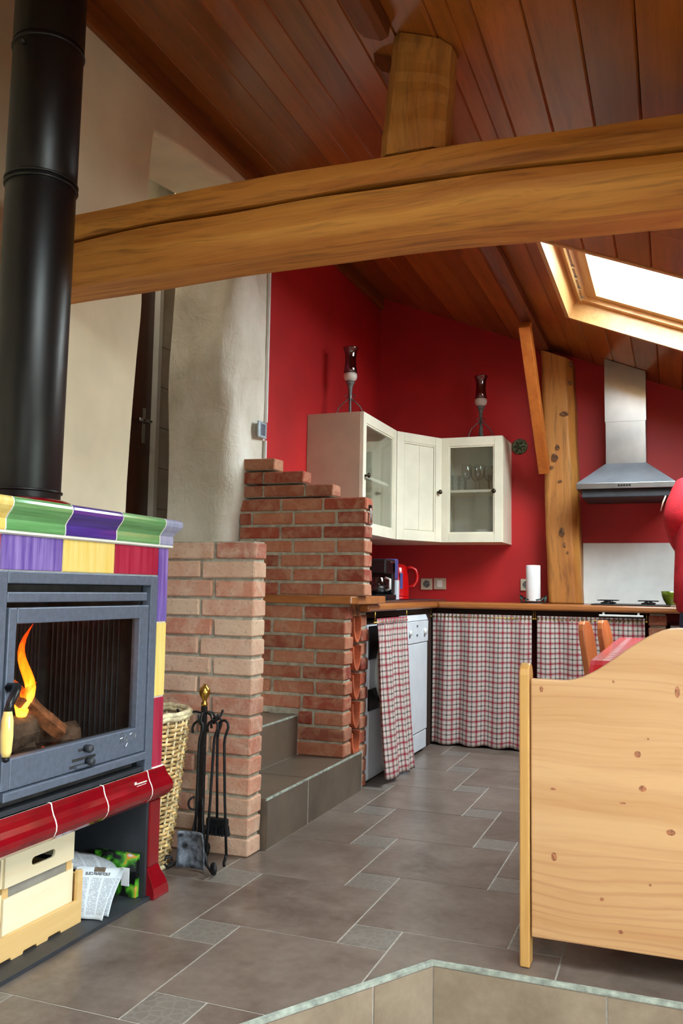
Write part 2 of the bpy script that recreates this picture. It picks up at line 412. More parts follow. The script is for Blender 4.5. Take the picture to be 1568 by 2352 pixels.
def oilcloth():
    t = NT('red_white_oilcloth'); tc = t.node('ShaderNodeTexCoord'); sp = t.node('ShaderNodeSeparateXYZ'); t.l.new(tc.outputs['UV'], sp.inputs[0])
    u, v = sp.outputs[0], sp.outputs[1]
    def tri(s, p): return t.math('ABSOLUTE', t.math('SUBTRACT', t.math('FRACT', t.math('DIVIDE', s, p)), .5))
    ch = t.math('MULTIPLY', t.math('ADD', t.math('LESS_THAN', tri(u, .05), .25), t.math('LESS_THAN', tri(v, .05), .25)), .5)
    c = t.mix(ch, lin((212, 76, 92)), lin((206, 18, 36)))
    dots = t.math('LESS_THAN', t.math('ADD', t.math('POWER', tri(u, .09), 2), t.math('POWER', tri(v, .09), 2)), .02)
    c = t.mix(dots, c, lin((246, 240, 236)))
    return t.fin(c, .22, 0, .3)
M['oilcloth'] = oilcloth()
def newsprint():
    t = NT('newsprint'); tc = t.node('ShaderNodeTexCoord'); sp = t.node('ShaderNodeSeparateXYZ'); t.l.new(tc.outputs['UV'], sp.inputs[0])
    u, v = sp.outputs[0], sp.outputs[1]
    ln = t.math('GREATER_THAN', t.math('FRACT', t.math('MULTIPLY', v, 42)), .45)
    cu = t.math('FRACT', t.math('MULTIPLY', u, 3.0))
    colm = t.math('MULTIPLY', t.math('GREATER_THAN', cu, .08), t.math('LESS_THAN', cu, .90))
    wn = t.node('ShaderNodeTexWhiteNoise', noise_dimensions='2D')
    cx = t.node('ShaderNodeCombineXYZ'); t.l.new(t.math('FLOOR', t.math('MULTIPLY', u, 60)), cx.inputs[0]); t.l.new(t.math('FLOOR', t.math('MULTIPLY', v, 42)), cx.inputs[1])
    t.l.new(cx.outputs[0], wn.inputs['Vector'])
    word = t.math('GREATER_THAN', wn.outputs['Value'], .18)
    body = t.math('MULTIPLY', t.math('LESS_THAN', v, .80), t.math('GREATER_THAN', v, .07))
    ink = t.math('MULTIPLY', t.math('MULTIPLY', ln, colm), t.math('MULTIPLY', word, body))
    head = t.math('MULTIPLY', t.math('MULTIPLY', t.math('GREATER_THAN', v, .84), t.math('LESS_THAN', v, .90)), t.math('MULTIPLY', t.math('GREATER_THAN', u, .2), t.math('LESS_THAN', u, .8)))
    head = t.math('MULTIPLY', head, word)
    c = t.mix(t.math('MULTIPLY', ink, .62), lin((204, 210, 216)), lin((84, 88, 96)))
    c = t.mix(t.math('MULTIPLY', head, .8), c, lin((40, 42, 48)))
    pic = t.math('MULTIPLY', t.math('MULTIPLY', t.math('GREATER_THAN', v, .905), t.math('LESS_THAN', v, 1.0)), t.math('MULTIPLY', t.math('GREATER_THAN', u, .38), t.math('LESS_THAN', u, .66)))
    c = t.mix(pic, c, t.ramp(t.noise(t.coord('UV'), 14, 3), [(.3, lin((40, 36, 34))), (.7, lin((122, 104, 84)))]))
    return t.fin(c, .9)
M['news'] = newsprint()
def magazine():
    t = NT('magazine_cover'); v = t.coord()
    n = t.noise(v, 22, 2, .5, .5)
    c = t.ramp(n, [(.36, lin((22, 20, 24))), (.42, lin((24, 30, 22))), (.52, lin((60, 140, 32))), (.60, lin((120, 190, 60))), (.66, lin((240, 150, 50))), (.72, lin((230, 230, 240)))])
    return t.fin(c, .25)
M['mag'] = magazine()
def flame():
    t = NT('flame'); em = t.node('ShaderNodeEmission'); tr = t.node('ShaderNodeBsdfTransparent'); mx = t.node('ShaderNodeMixShader')
    tc = t.node('ShaderNodeTexCoord'); sp = t.node('ShaderNodeSeparateXYZ'); t.l.new(tc.outputs['Generated'], sp.inputs[0])
    n = t.noise(t.coord('Generated', (2, 2, 1)), 3, 3)
    f = t.math('ADD', sp.outputs[2], t.math('MULTIPLY', t.math('SUBTRACT', n, .5), .5))
    t.l.new(t.ramp(f, [(.0, lin((255, 190, 70))), (.35, lin((255, 130, 20))), (.8, lin((220, 60, 6)))]), em.inputs[0])
    em.inputs[1].default_value = 5.0
    lw = t.node('ShaderNodeLayerWeight'); lw.inputs[0].default_value = .35
    k = t.math('MULTIPLY', t.ramp(lw.outputs['Facing'], [(.2, (.95,.95,.95,1)), (.85, (0,0,0,1))]), t.ramp(f, [(.5, (1,1,1,1)), (1.05, (.15,.15,.15,1))]))
    t.l.new(k, mx.inputs[0]); t.l.new(tr.outputs[0], mx.inputs[1]); t.l.new(em.outputs[0], mx.inputs[2]); t.l.new(mx.outputs[0], t.out.inputs[0])
    return t.m
M['flame'] = flame()
def ember():
    t = NT('ember'); n = t.noise(t.coord(), 40, 3)
    e = t.ramp(n, [(.56, (0,0,0,1)), (.70, lin((255, 90, 20)))])
    t.l.new(e, t.b.inputs['Emission Color']); t.b.inputs['Emission Strength'].default_value = 1.5
    return t.fin(t.ramp(n, [(.3, lin((50, 36, 30))), (.7, lin((112, 84, 66)))]), .95)
M['ember'] = ember()

# ================================================================== THE SETTING
def struct(o): o['kind'] = 'structure'; return o
# ---- floor platform: edge runs along y = 2.347, then diagonally towards the stove
CX, CY = -0.617, 2.347; DX, DY = -0.283, -0.459
XL, YB = -2.05, 6.10
tl = (XL-CX)/DX
plat = [(XL, CY+DY*tl), (CX, CY), (RX, CY), (RX, YB), (XL, YB)]
FLOOR = struct(MB().prism(plat, 'z', -.19, -.0012).build('floor', M['grout']))
def clip(poly, nx, ny, d):
    out = []
    for i, p in enumerate(poly):
        q = poly[(i+1) % len(poly)]; a = p[0]*nx+p[1]*ny-d; b = q[0]*nx+q[1]*ny-d
        if a >= 0: out.append(p)
        if (a < 0) != (b < 0):
            t = a/(a-b); out.append((p[0]+(q[0]-p[0])*t, p[1]+(q[1]-p[1])*t))
    return out if len(out) > 2 else []
def area(p): return abs(sum(p[i][0]*p[(i+1) % len(p)][1]-p[(i+1) % len(p)][0]*p[i][1] for i in range(len(p))))/2
TA, TB, GAP = .45, .147, .005
OX, OY = -1.199, 1.7608
edge = .012
TILE_ME = {}
def floor_tile(x0, y0, s, mat, key):
    full = [(x0+GAP/2, y0+GAP/2), (x0+s-GAP/2, y0+GAP/2), (x0+s-GAP/2, y0+s-GAP/2), (x0+GAP/2, y0+s-GAP/2)]
    p = full
    for (nx, ny, d) in ((1,0,XL+.003), (-1,0,-RX+.003), (0,-1,-YB+.003)):
        p = clip(p, nx, ny, d) if p else p
    if not p: return
    nl = math.hypot(DX, DY); ex, ey = DY/nl, -DX/nl            # normal pointing to the platform side (left of the diagonal)
    dd = CX*ex+CY*ey + edge
    a = clip(p, 0, 1, CY+edge); b = clip(p, 0, -1, -(CY+edge)); b = clip(b, ex, ey, dd) if b else []
    polys = [q for q in (a, b) if q and area(q) > 2e-4]
    if not polys: return
    whole = len(polys) == 1 and area(polys[0]) > area(full)-1e-7
    c = (x0+s/2, y0+s/2)
    if whole and key in TILE_ME:
        o = bpy.data.objects.new('tile', TILE_ME[key]); col.objects.link(o)
        o.location = (c[0], c[1], 0); o.parent = FLOOR; return
    mb = MB()
    if len(polys) == 2:                                          # a tile around the platform's corner: one face set without inner joint
        for q in polys: mb.prism([(x-c[0], y-c[1]) for x, y in q], 'z', -.010, 0)
    else: mb.prism([(x-c[0], y-c[1]) for x, y in polys[0]], 'z', -.010, 0)
    o = mb.build('tile', mat, FLOOR, local=True); o.location = (c[0], c[1], 0)
    if whole: TILE_ME[key] = o.data
for i in range(-8, 12):
    for j in range(-6, 14):
        ox = OX+i*TA-j*TB; oy = OY+i*TB+j*TA
        if not (-2.9 < ox < 1.9 and -.6 < oy < 6.3): continue
        floor_tile(ox, oy, TB, M['tile_deco'], 's'); floor_tile(ox, oy+TB, TA, M['tile'], 'b')
# pale edge grout along the platform edge, and riser tiles under it
nl = math.hypot(DX, DY); ex, ey = -DY/nl, DX/nl                   # outward normal of the diagonal riser
mb = MB()
mb.box(CX, RX, CY-.004, CY+.009, -.010, .0005)
def dpt(t, o): return (CX+DX/nl*t+ex*o, CY+DY/nl*t+ey*o)
LD = tl*nl
mb.prism([dpt(0, .004), dpt(LD, .004), dpt(LD, -.009), dpt(0, -.009)], 'z', -.010, .0005)
mb.build('edge_strip', M['nosing'], FLOOR)
t0 = 0
while t0 < LD-.05:
    t1 = min(LD, t0 + (.208 if t0 == 0 else .45))
    MB().prism([dpt(t0+.003, .003), dpt(t1-.003, .003), dpt(t1-.003, 0), dpt(t0+.003, 0)], 'z', -.19, -.014).build('riser_tile', M['riser'], FLOOR)
    t0 = t1
x = CX
while x < RX-.05:
    x1 = min(RX, x+.445)
    box('riser_tile', M['riser'], FLOOR, x+.003, x1-.003, CY-.003, CY, -.19, -.014); x = x1
struct(box('floor_lower', M['riser'], None, XL, RX, RY, CY+.05, -.30, -.192))
struct(box('outside_ground', M['ground'], None, -30, 30, -40, 40, -.55, -.45))

# ---- left wall: cream plaster with a crooked doorway, then the rough pier, then red paint
edge_pts = [(-.2, 2.95), (.6, 2.95), (1.0, 2.935), (1.27, 2.94), (1.40, 2.942), (1.6, 2.952), (1.75, 2.962), (1.92, 2.975), (2.08, 2.992), (2.16, 2.996), (2.3, 2.99), (2.45, 3.0), (2.6, 3.012), (2.8, 3.02), (2.92, 3.035)]
poly = [(RY-.2, -.3)] + [(y, z) for z, y in edge_pts] + [(3.25, 2.962), (3.5, 2.985), (3.74, 3.02), (4.17, 3.06), (4.17, 3.30), (RY-.2, 3.30)]
struct(MB().prism(poly, 'x', -2.40, XL).build('wall_left', M['plaster'], bevel=.02, seg=3))
def pier(u, v):
    z = .2 + v*2.86
    Y0 = 3.80 + .014*math.sin(z*5.1+.4) + .022*nz(.3, z, 0, 2.1)
    r = .085 + .03*nz(.0, z, 9, 2.6)
    L1 = -2.05-r+2.42; La = r*PI/2; L2 = 4.172-(Y0+r); T = L1+La+L2; s = u*T
    if s < L1: p = Vector((-2.42+s, Y0, z)); n = Vector((0,-1,0))
    elif s < L1+La:
        q = (s-L1)/r; p = Vector((-2.05-r+r*math.sin(q), Y0+r-r*math.cos(q), z)); n = Vector((math.sin(q), -math.cos(q), 0))
    else: p = Vector((-2.05, Y0+r+s-L1-La, z)); n = Vector((1,0,0))
    k = min(1, (1-u)*6)*min(1, u*8)
    return p + n*k*(.048*nz(p.x*1.0, p.y, z*.8, 4.2)+.016*nz(p.x, p.y*1.2, z*.7, 11))
mb = MB().grid(pier, 46, 90); mb.box(-2.40, -2.10, 3.90, 4.17, .2, 3.06)
struct(mb.build('wall_pier', M['rough_plaster'], smooth=True))
struct(box('wall_left_red', M['red'], None, -2.09, XL, 4.172, YB+.2, -.3, 3.24))
def under_roof(x0, x1, z0): return [(x0, z0), (x1, z0), (x1, zc(x1)+.10), (x0, zc(x0)+.10)]
struct(MB().prism(under_roof(-2.09, RX+.2, -.3), 'y', YB, YB+.2).build('wall_back', M['red']))
# rear and right walls behind the camera, with their windows
mb = MB(); a, b, c, d = REAR
mb.prism(under_roof(XL-.04, a, -.3), 'y', RY-.2, RY); mb.prism(under_roof(b, RX+.2, -.3), 'y', RY-.2, RY); mb.prism(under_roof(a, b, d), 'y', RY-.2, RY); mb.box(a, b, RY-.2, RY, -.3, c)
struct(mb.build('wall_rear', M['plaster']))
mb = MB(); a, b, c, d = SIDE
for q in ((RY, a, -.3, 1.72), (b, YB, -.3, 1.72), (a, b, -.3, c), (a, b, d, 1.72)): mb.box(RX, RX+.2, q[0], q[1], q[2], q[3])
struct(mb.build('wall_right', M['plaster']))
# stair hall behind the doorway
mb = MB(); mb.box(-2.95, -2.75, 2.3, 3.33, .5, 3.3); mb.box(-2.95, -2.75, 3.33, 4.20, 2.98, 3.3); mb.box(-2.95, -2.75, 4.20, 4.95, .5, 3.3)
mb.box(-2.75, -2.40, 2.3, 2.5, .5, 3.3); mb.box(-2.75, -2.092, 4.75, 4.95, .5, 3.3); mb.box(-2.95, -2.05, 2.3, 4.95, 3.3, 3.4); mb.box(-2.75, -2.40, 2.5, 3.02, .5, .945); mb.box(-2.75, -2.09, 4.18, 4.75, .5, .945); mb.box(-2.75, -2.43, 3.80, 4.18, .5, .945)
struct(mb.build('wall_hall', M['concretehall']))
tl_ = struct(box('trim_hall_tiles', M['cement'], None, -2.752, -2.747, 4.205, 4.745, .95, 2.6))
for k in range(7):
    for j in range(2):
        box('tile', M['tilewhite'], tl_, -2.749, -2.741, 4.207+j*.27, 4.207+j*.27+.262, .955+k*.235, .955+k*.235+.23)
dr = struct(box('door_1', M['door'], None, -2.80, -2.77, 3.36, 4.165, .96, 2.94, bevel=.004))
for (y0, y1) in ((3.44, 3.70), (3.80, 4.06)):
    for (z0, z1) in ((1.05, 1.75), (1.90, 2.84)): box('door_panel', M['door'], dr, -2.772, -2.762, y0, y1, z0, z1, bevel=.006)
box('handle_plate', M['chrome'], dr, -2.77, -2.764, 4.075, 4.105, 1.78, 1.98, bevel=.002)
MB().tube([(-2.765, 4.09, 1.90), (-2.72, 4.09, 1.90), (-2.715, 4.03, 1.895), (-2.716, 3.97, 1.893)], .009).build('door_handle', M['chrome'], dr, smooth=True)
struct(MB().box(-2.80, -2.735, 4.165, 4.20, .95, 2.98).box(-2.80, -2.735, 3.33, 3.36, .95, 2.98).box(-2.80, -2.735, 3.36, 4.165, 2.945, 2.98).build('trim_door_frame', M['whitematt']))

# ---- stair: tiled steps between the two brick walls
ST = thing('stair', (-1.45, 3.5, 0), 'brown tiled steps climbing between the two brick walls', 'steps')
for k in range(5):
    xr = -1.458-.25*k; z1 = .19*(k+1); y1 = 4.125 if k == 0 else 3.895 if k == 1 else 3.735
    box('step_core', M['grout'], ST, -2.745 if k == 4 else xr-.252, xr+.0072, 3.046, y1, max(0, z1-.19*1.0)if k else 0, z1-.0025)
    box('edge_strip', M['nosing'], ST, xr+.0035, xr+.0095, 3.042, y1-.002, z1-.0075, z1+.0004)
    joints = [3.0395, 3.446, y1-.003] if k == 0 else [3.0395, 3.47, y1-.003]
    for a, b in zip(joints, joints[1:]):
        box('riser_tile', M['stairtile'], ST, xr-.001, xr+.008, a+.004, b-.004, z1-.19+.002, z1-.008)
        box('tread_tile', M['stairtile'], ST, (xr-.252 if k < 4 else -2.745)+.001+(.009 if k < 4 else 0), xr+.003, a+.003, b-.003, z1-.009, z1)

box('end_tile', M['stairtile'], ST, -1.70, -1.450, 3.0425, 3.0455, .002, .181)
# ---- sloping ceiling: roof deck, boards, trim, roof windows
NN = Vector((SL, 0, 1)).normalized()
def sp(x, y, h): return Vector((x, y, zc(x))) + NN*h
def sbox(mb, x0, x1, y0, y1, h0, h1):
    return mb.add([sp(x0,y0,h0), sp(x1,y0,h0), sp(x1,y1,h0), sp(x0,y1,h0), sp(x0,y0,h1), sp(x1,y0,h1), sp(x1,y1,h1), sp(x0,y1,h1)],
                  [(3,2,1,0),(4,5,6,7),(0,1,5,4),(1,2,6,5),(2,3,7,6),(3,0,4,7)])
mb = MB(); ys = [RY] + [v for s in sorted(SKY, key=lambda q: q[2]) for v in (s[2], s[3])] + [YB]
X0, X1 = SKY[0][0], SKY[0][1]
sbox(mb, XL, X0, RY, YB, .018, .20); sbox(mb, X1, RX+.2, RY, YB, .018, .20)
for k in range(0, len(ys), 2): sbox(mb, X0, X1, ys[k], ys[k+1], .018, .20)
CE = struct(mb.build('ceiling', M['deck']))
def board(xa, xb, y0, y1, mb):
    cs = [(xa+.0008, .007), (xa+.005, 0), (xb-.005, 0), (xb-.0008, .007), (xb-.0008, .018), (xa+.0008, .018)]
    n = 6; vs = [sp(x, y0, h) for x, h in cs] + [sp(x, y1, h) for x, h in cs]
    mb.add(vs, [list(range(n))[::-1], list(range(n, 2*n))] + [(i, (i+1) % n, n+(i+1) % n, n+i) for i in range(n)])
jx = [-.069+.14*k for k in range(-15, 14)]
jx = [XL] + [x for x in jx if XL+.02 < x < RX-.02] + [RX]
for k, (xa, xb) in enumerate(zip(jx, jx[1:])):
    cut = 3.0 + 1.4*math.sin(k*2.7)                                 # some boards are butted
    def runs(a, b, lo, hi):
        segs = []
        if b <= X0 or a >= X1: segs.append((a, b, lo, hi))
        else:
            aa, bb = max(a, X0), min(b, X1)
            if a < X0: segs.append((a, X0+.004, lo, hi))
            if b > X1: segs.append((X1-.004, b, lo, hi))
            for q in range(0, len(ys), 2):
                y0, y1 = max(lo, ys[q]), min(hi, ys[q+1])
                if y1 > y0+.02: segs.append((aa, bb, y0, y1))
        return segs
    spans = [(RY, YB)] if k % 3 else [(RY, cut-.0008), (cut+.0008, YB)]
    for lo, hi in spans:
        mb = MB()
        for s in runs(xa, xb, lo, hi): board(*s, mb)
        if mb.v: mb.build('board', M['ceiling'], CE)
struct(MB().prism([(XL, 3.10), (XL+.022, 3.10), (XL+.030, 3.125), (XL+.030, zc(XL+.03)-.002), (XL, zc(XL)-.002)], 'y', RY, YB).build('trim_1', M['ceiling']))
def roof_window(n, s):
    x0, x1, y0, y1 = s
    mb = MB(); sbox(mb, x0-.004, x0+.018, y0, y1, -.006, .15)
    W_ = struct(mb.build('window_%d' % n, M['skypine']))
    for q in ((x1-.018, x1+.004, y0, y1), (x0+.018, x1-.018, y0-.004, y0+.018), (x0+.018, x1-.018, y1-.018, y1+.004)):
        mb = MB(); sbox(mb, *q, -.006, .15); mb.build('lining', M['skypine'], W_)
    for (a, w, h0, h1, nm) in ((.018, .05, .10, .17, 'frame_rail'), (.072, .058, .125, .20, 'sash_rail')):
        A, B, Cc, D = x0+a, x1-a, y0+a, y1-a
        for q in ((A, A+w, Cc, D), (B-w, B, Cc, D), (A+w, B-w, Cc, Cc+w), (A+w, B-w, D-w, D)):
            mb = MB(); sbox(mb, *q, h0, h1); mb.build(nm, M['skypine'], W_)
    mb = MB(); sbox(mb, x0+.125, x1-.125, y0+.125, y1-.125, .165, .172); mb.build('pane', M['pane'], W_)
    mb = MB(); sbox(mb, x0+.052, x0+.064, y0+.07, y1-.08, .085, .10); mb.build('guide_rail', M['chrome'], W_)
    for k in range(4):
        mb = MB(); sbox(mb, x0+.064, x0+.074, y1-.14-.17*k, y1-.12-.17*k, .086, .10); mb.build('guide_clip', M['chrome'], W_)
roof_window(1, SKY[0]); roof_window(2, SKY[1])
# windows behind the camera
a, b, c, d = REAR
w3 = struct(MB().box(a, a+.06, RY-.12, RY-.05, c, d).build('window_3', M['whitematt']))
for q in ((b-.06, b, c, d), ((a+b)/2-.06, (a+b)/2+.06, c, d), (a, b, c, c+.12), (a, b, d-.07, d)): box('frame_rail', M['whitematt'], w3, q[0], q[1], RY-.12, RY-.05, q[2], q[3])
box('pane', M['pane'], w3, a+.05, b-.05, RY-.09, RY-.084, c+.1, d-.05)
a, b, c, d = SIDE
w4 = struct(MB().box(RX+.05, RX+.12, a, a+.06, c, d).build('window_4', M['whitematt']))
for q in ((b-.06, b, c, d), ((a+b)/2-.05, (a+b)/2+.05, c, d), (a, b, c, c+.06), (a, b, d-.06, d)): box('frame_rail', M['whitematt'], w4, RX+.05, RX+.12, *q)
box('pane', M['pane'], w4, RX+.08, RX+.086, a+.05, b-.05, c+.05, d-.05)

# ---- timbers
def tie_beam():
    N = 90; prof = []
    def sec(x):
        k = (x+.95)/1.05; arch = .042*math.exp(-k*k*.9)-.006
        zc_ = 2.150 + .010*nz(x, 3, 0, 2.2) + arch; w = .0075+.004*nz(x, 8, 0, 3.1)
        j = lambda i: .006*nz(x, i*3.7, 0, 2.6)
        return [(2.365+j(1), 2.242+arch+j(2)), (2.362+j(1)*.6, 2.20+arch), (2.366, zc_+w), (2.475, zc_+.002), (2.366, zc_-w), (2.362+j(3)*.5, 2.11+arch),
                (2.366+j(3), 2.07+arch+j(4)*1.6), (2.386+j(3), 2.03+arch+j(5)), (2.408+j(6), 2.004+arch+j(5)*.6), (2.53+j(7), 1.996+arch+j(8)), (2.562, 2.03+arch), (2.565+j(9), 2.24+arch)]
    mb = MB(); vs = []; fs = []
    xs = [XL+.002+(RX-XL-.004)*i/N for i in range(N+1)]; n = 12
    for x in xs: vs += [(x, y, z) for y, z in sec(x)]
    for i in range(N):
        for k in range(n): fs.append((i*n+k, i*n+(k+1) % n, (i+1)*n+(k+1) % n, (i+1)*n+k))
    fs += [list(range(n))[::-1], list(range(N*n, N*n+n))]
    return mb.add(vs, fs).build('tie_beam', M['beam'], org=(-.15, 2.46, 2.0))
tag(tie_beam(), 'long honey oak tie beam with a dark crack spanning the whole room', 'beam')
def king_post():
    mb = MB(); n = 12; vs = []; N = 12
    for i in range(N+1):
        v = i/N; ring = []
        xa, xb = -.812+.04*v, -.612+.02*v; ya, yb = 2.368, 2.50
        ch = .028
        for (x, y) in ((xa+ch, ya), ((xa+xb)/2, ya-.004), (xb-ch, ya), (xb, ya+ch), (xb+.004, (ya+yb)/2), (xb, yb-ch), (xb-ch, yb), ((xa+xb)/2, yb), (xa+ch, yb), (xa, yb-ch), (xa-.004, (ya+yb)/2), (xa, ya+ch)):
            z0 = 2.285; z1 = zc(x)-.004
            ring.append((x+.004*nz(x, y, v*3, 5), y+.004*nz(y, x, v*3, 6), z0+(z1-z0)*v))
        vs += ring
    fs = [(i*n+k, i*n+(k+1) % n, (i+1)*n+(k+1) % n, (i+1)*n+k) for i in range(N) for k in range(n)] + [list(range(n))[::-1], list(range(N*n, N*n+n))]
    return mb.add(vs, fs).build('king_post', M['post'], org='base')
tag(king_post(), 'short oak king post standing on the tie beam', 'post')
def purlin(y0, y1):
    mb = MB(); vs = []; N = 30; n = 7
    for i in range(N+1):
        y = y0+(y1-y0)*i/N; j = lambda q: .006*nz(q, y, 0, 2)
        pr = [(-.885+j(1), .0), (-.88+j(2), -.035), (-.855+j(3), -.055), (-.80+j(4), -.058), (-.772+j(5), -.040), (-.765+j(6), 0.), (-.82, .0)]
        vs += [(x, y, zc(x)+h-.001) for x, h in pr]
    fs = [(i*n+k, i*n+(k+1) % n, (i+1)*n+(k+1) % n, (i+1)*n+k) for i in range(N) for k in range(n)] + [list(range(n))[::-1], list(range(N*n, N*n+n))]
    return mb.add(vs, fs).build('purlin', M['purlin'], org='base')
tag(purlin(RY, 2.345), 'dark purlin log under the boards ending at the king post', 'beam')
tag(purlin(2.53, YB-.005), 'dark purlin running under the boards from king post to red wall', 'beam')
def wall_post():
    mb = MB(); vs = []; N = 26; n = 8; z0 = .914
    for i in range(N+1):
        v = i/N; xa = -.785-.043*v; xb = -.565-.052*v; ya, yb = 5.895, 6.094; c = .02; ring = []
        for (x, y) in ((xa+c, ya), (xb-c*2.2, ya), (xb, ya+c*2.4), (xb, yb), (xb-c, yb), (xa+c, yb), (xa, yb-c), (xa, ya+c)):
            z1 = zc(x)-.062
            z = z0+(z1-z0)*v
            ring.append((x+.007*nz(x, y, z*1.4, 3), min(6.096, y+.006*nz(y, x, z*1.4, 3)), z))
        vs += ring
    fs = [(i*n+k, i*n+(k+1) % n, (i+1)*n+(k+1) % n, (i+1)*n+k) for i in range(N) for k in range(n)] + [list(range(n))[::-1], list(range(N*n, N*n+n))]
    return mb.add(vs, fs).build('wall_timber_post', M['post'], org='base', bevel=.008)
WPO = tag(wall_post(), 'gnarled oak post standing against the red wall behind the worktop', 'post')
M['scar'] = plain('dark_timber_scar', (112, 74, 42), .8, var=.3, scale=60)
for (x, z, rx, rz) in ((-.625, 2.52, .010, .022), (-.628, 2.39, .012, .014), (-.670, 2.18, .030, .016), (-.715, 1.955, .014, .020), (-.735, 1.885, .022, .028), (-.755, 1.82, .014, .014), (-.700, 1.725, .013, .010), (-.690, 1.385, .018, .030), (-.672, 1.30, .008, .018), (-.652, 1.25, .009, .010)):
    vs = [(x+rx*(1+.12*math.sin(i*1.3+x*40))*math.cos(2*PI*i/14), 5.8885, z+rz*(1+.12*math.cos(i*1.7+z*9))*math.sin(2*PI*i/14)) for i in range(14)]
    MB().add(vs+[(px, 5.905, pz) for px, _, pz in vs]+[(x, 5.8865, z)], [(i, (i+1) % 14, 28) for i in range(14)]+[(i, 14+i, 14+(i+1) % 14, (i+1) % 14) for i in range(14)]).build('scar', M['scar'], WPO)
A, B = Vector((-.823, 5.215, 2.610)), Vector((-.800, 5.885, 1.80)); dv = (B-A); L = dv.length; dv.normalize()
sx = Vector((1, 0, 0)); sx = (sx-dv*sx.dot(dv)).normalized(); sy = dv.cross(sx)
tag(MB().obox((A+B)/2, sx*.034, sy*.045, dv*L/2).build('diagonal_brace', M['brace'], org=B, bevel=.004), 'slanting orange wooden brace between purlin and oak wall post', 'brace')
HL = thing('added_hall_lamp', (-2.58, 3.45, 3.299), 'small round white lamp added unseen to brighten the stair hall', 'lamp')  # unseen lamp, added to lighten the door and tiles in the hall
MB().lathe([(0, 0), (.08, 0), (.085, -.012), (.08, -.02), (0, -.02)], (-2.58, 3.45, 3.299), 24).build('base', M['whitematt'], HL, smooth=True)
def lampglow():
    t = NT('added_lamp_globe'); t.b.inputs['Emission Color'].default_value = (1, .9, .75, 1); t.b.inputs['Emission Strength'].default_value = 45
    return t.fin((.9, .9, .88, 1), .4)
MB().lathe([(0, -.085), (.04, -.078), (.065, -.05), (.07, -.02), (0, -.02)], (-2.58, 3.45, 3.299), 24).build('globe', lampglow(), HL, smooth=True)
# ================================================================== BRICKWORK
BRICK_ME = {}
def brick_mesh(sx, sy, sz, k, mat):
    key = (round(sx, 3), round(sy, 3), round(sz, 3), k, mat.name)
    if key in BRICK_ME: return BRICK_ME[key]
    bm = bmesh.new(); bmesh.ops.create_cube(bm, size=1)
    rnd = random.Random(hash(key[:4]) & 0xffff)
    for v in bm.verts: v.co = Vector((v.co.x*sx, v.co.y*sy, v.co.z*sz)) + Vector((rnd.uniform(-1, 1)*.0022, rnd.uniform(-1, 1)*.0022, rnd.uniform(-1, 1)*.0020))
    bmesh.ops.bevel(bm, geom=list(bm.edges), offset=.0048, segments=1, affect='EDGES')
    me = bpy.data.meshes.new('brick'); bm.to_mesh(me); bm.free(); me.materials.append(mat); BRICK_ME[key] = me
    return me
def brick(parent, x0, x1, y0, y1, z0, z1, mat):
    me = brick_mesh(x1-x0, y1-y0, z1-z0, random.randrange(4), mat)
    o = bpy.data.objects.new('brick', me); col.objects.link(o); o.parent = parent
    o.location = Vector(((x0+x1)/2, (y0+y1)/2 + random.uniform(-.0018, .0018), (z0+z1)/2)) - ORG[parent]
J = .013
def row(parent, xl, xr, y0, y1, z0, z1, first, mat, L=.215):
    """bricks laid from the right end xr to xl; the first is `first` long"""
    x = xr; ln = first
    while x > xl+.03:
        a = max(xl, x-ln)
        if a-xl < .05: a = xl
        brick(parent, a, x, y0, y1, z0, z1, mat); x = a-J; ln = L
# low wall beside the stove
BW = thing('brick_partition', (-1.76, 2.97, 0), 'low wall of pale pink bricks between wicker basket and tiled steps', 'brick wall')
c = 1.165/16
for k in range(16):
    row(BW, -2.045, -1.470, 2.930, 3.0355, k*c+.001, k*c+c-.010, .166 if (15-k) % 2 == 0 else .222, M['brick_pale'])
box('mortar', M['mortar'], BW, -2.045, -1.480, 2.943, 3.031, .001, 1.16)
# lower wall under the shelf board, and stepped wall above it
LW = thing('brick_counter_wall', (-1.74, 3.95, .19), 'red brick wall under the shelf board beside the steps', 'brick wall')
c = (.912-.192)/10
for k in range(10):
    z0 = .192+k*c; xl = -1.706 if z0 < .36 else -2.045
    row(LW, xl, -1.466+.004*math.sin(k*2.1), 3.90, 4.005, z0, z0+c-J, .215 if k % 2 else .150 if k not in (0,) else .26, M['brick_red'])
MB().box(-1.70, -1.475, 3.908, 3.998, .191, .911).box(-2.045, -1.70, 3.904, 3.998, .3805, .911).build('mortar', M['mortar'], LW)
UW = thing('brick_stepped_wall', (-1.71, 3.95, .952), 'stepped red brick wall rising from the shelf board', 'brick wall')
c = .693/10; mb = MB()
for k in range(10):
    z0 = .953+k*c; xr = -1.372 if k < 7 else (-1.541, -1.70, -1.858)[k-7]
    row(UW, -2.045, xr, 3.90, 4.005, z0, z0+c-J*.95, .215 if k % 2 == 0 else .145, M['brick_red'])
    mb.box(-2.045, xr-.009, 3.908, 3.998, z0-.001 if k else z0-.0005, z0+c-.012 if k in (6, 7, 8, 9) else z0+c-.001)
mb.build('mortar', M['mortar'], UW)
CW = thing('brick_pier', (-1.50, 4.185, 0), 'narrow red brick pier between bottle rack and washing machine', 'brick wall')
c = .868/12
for k in range(12): brick(CW, -1.68, -1.470+.005*math.sin(k*3.3), 4.135, 4.24, k*c+.001, k*c+c-J, M['brick_red'])
box('mortar', M['mortar'], CW, -1.68, -1.480, 4.142, 4.233, .001, .867)
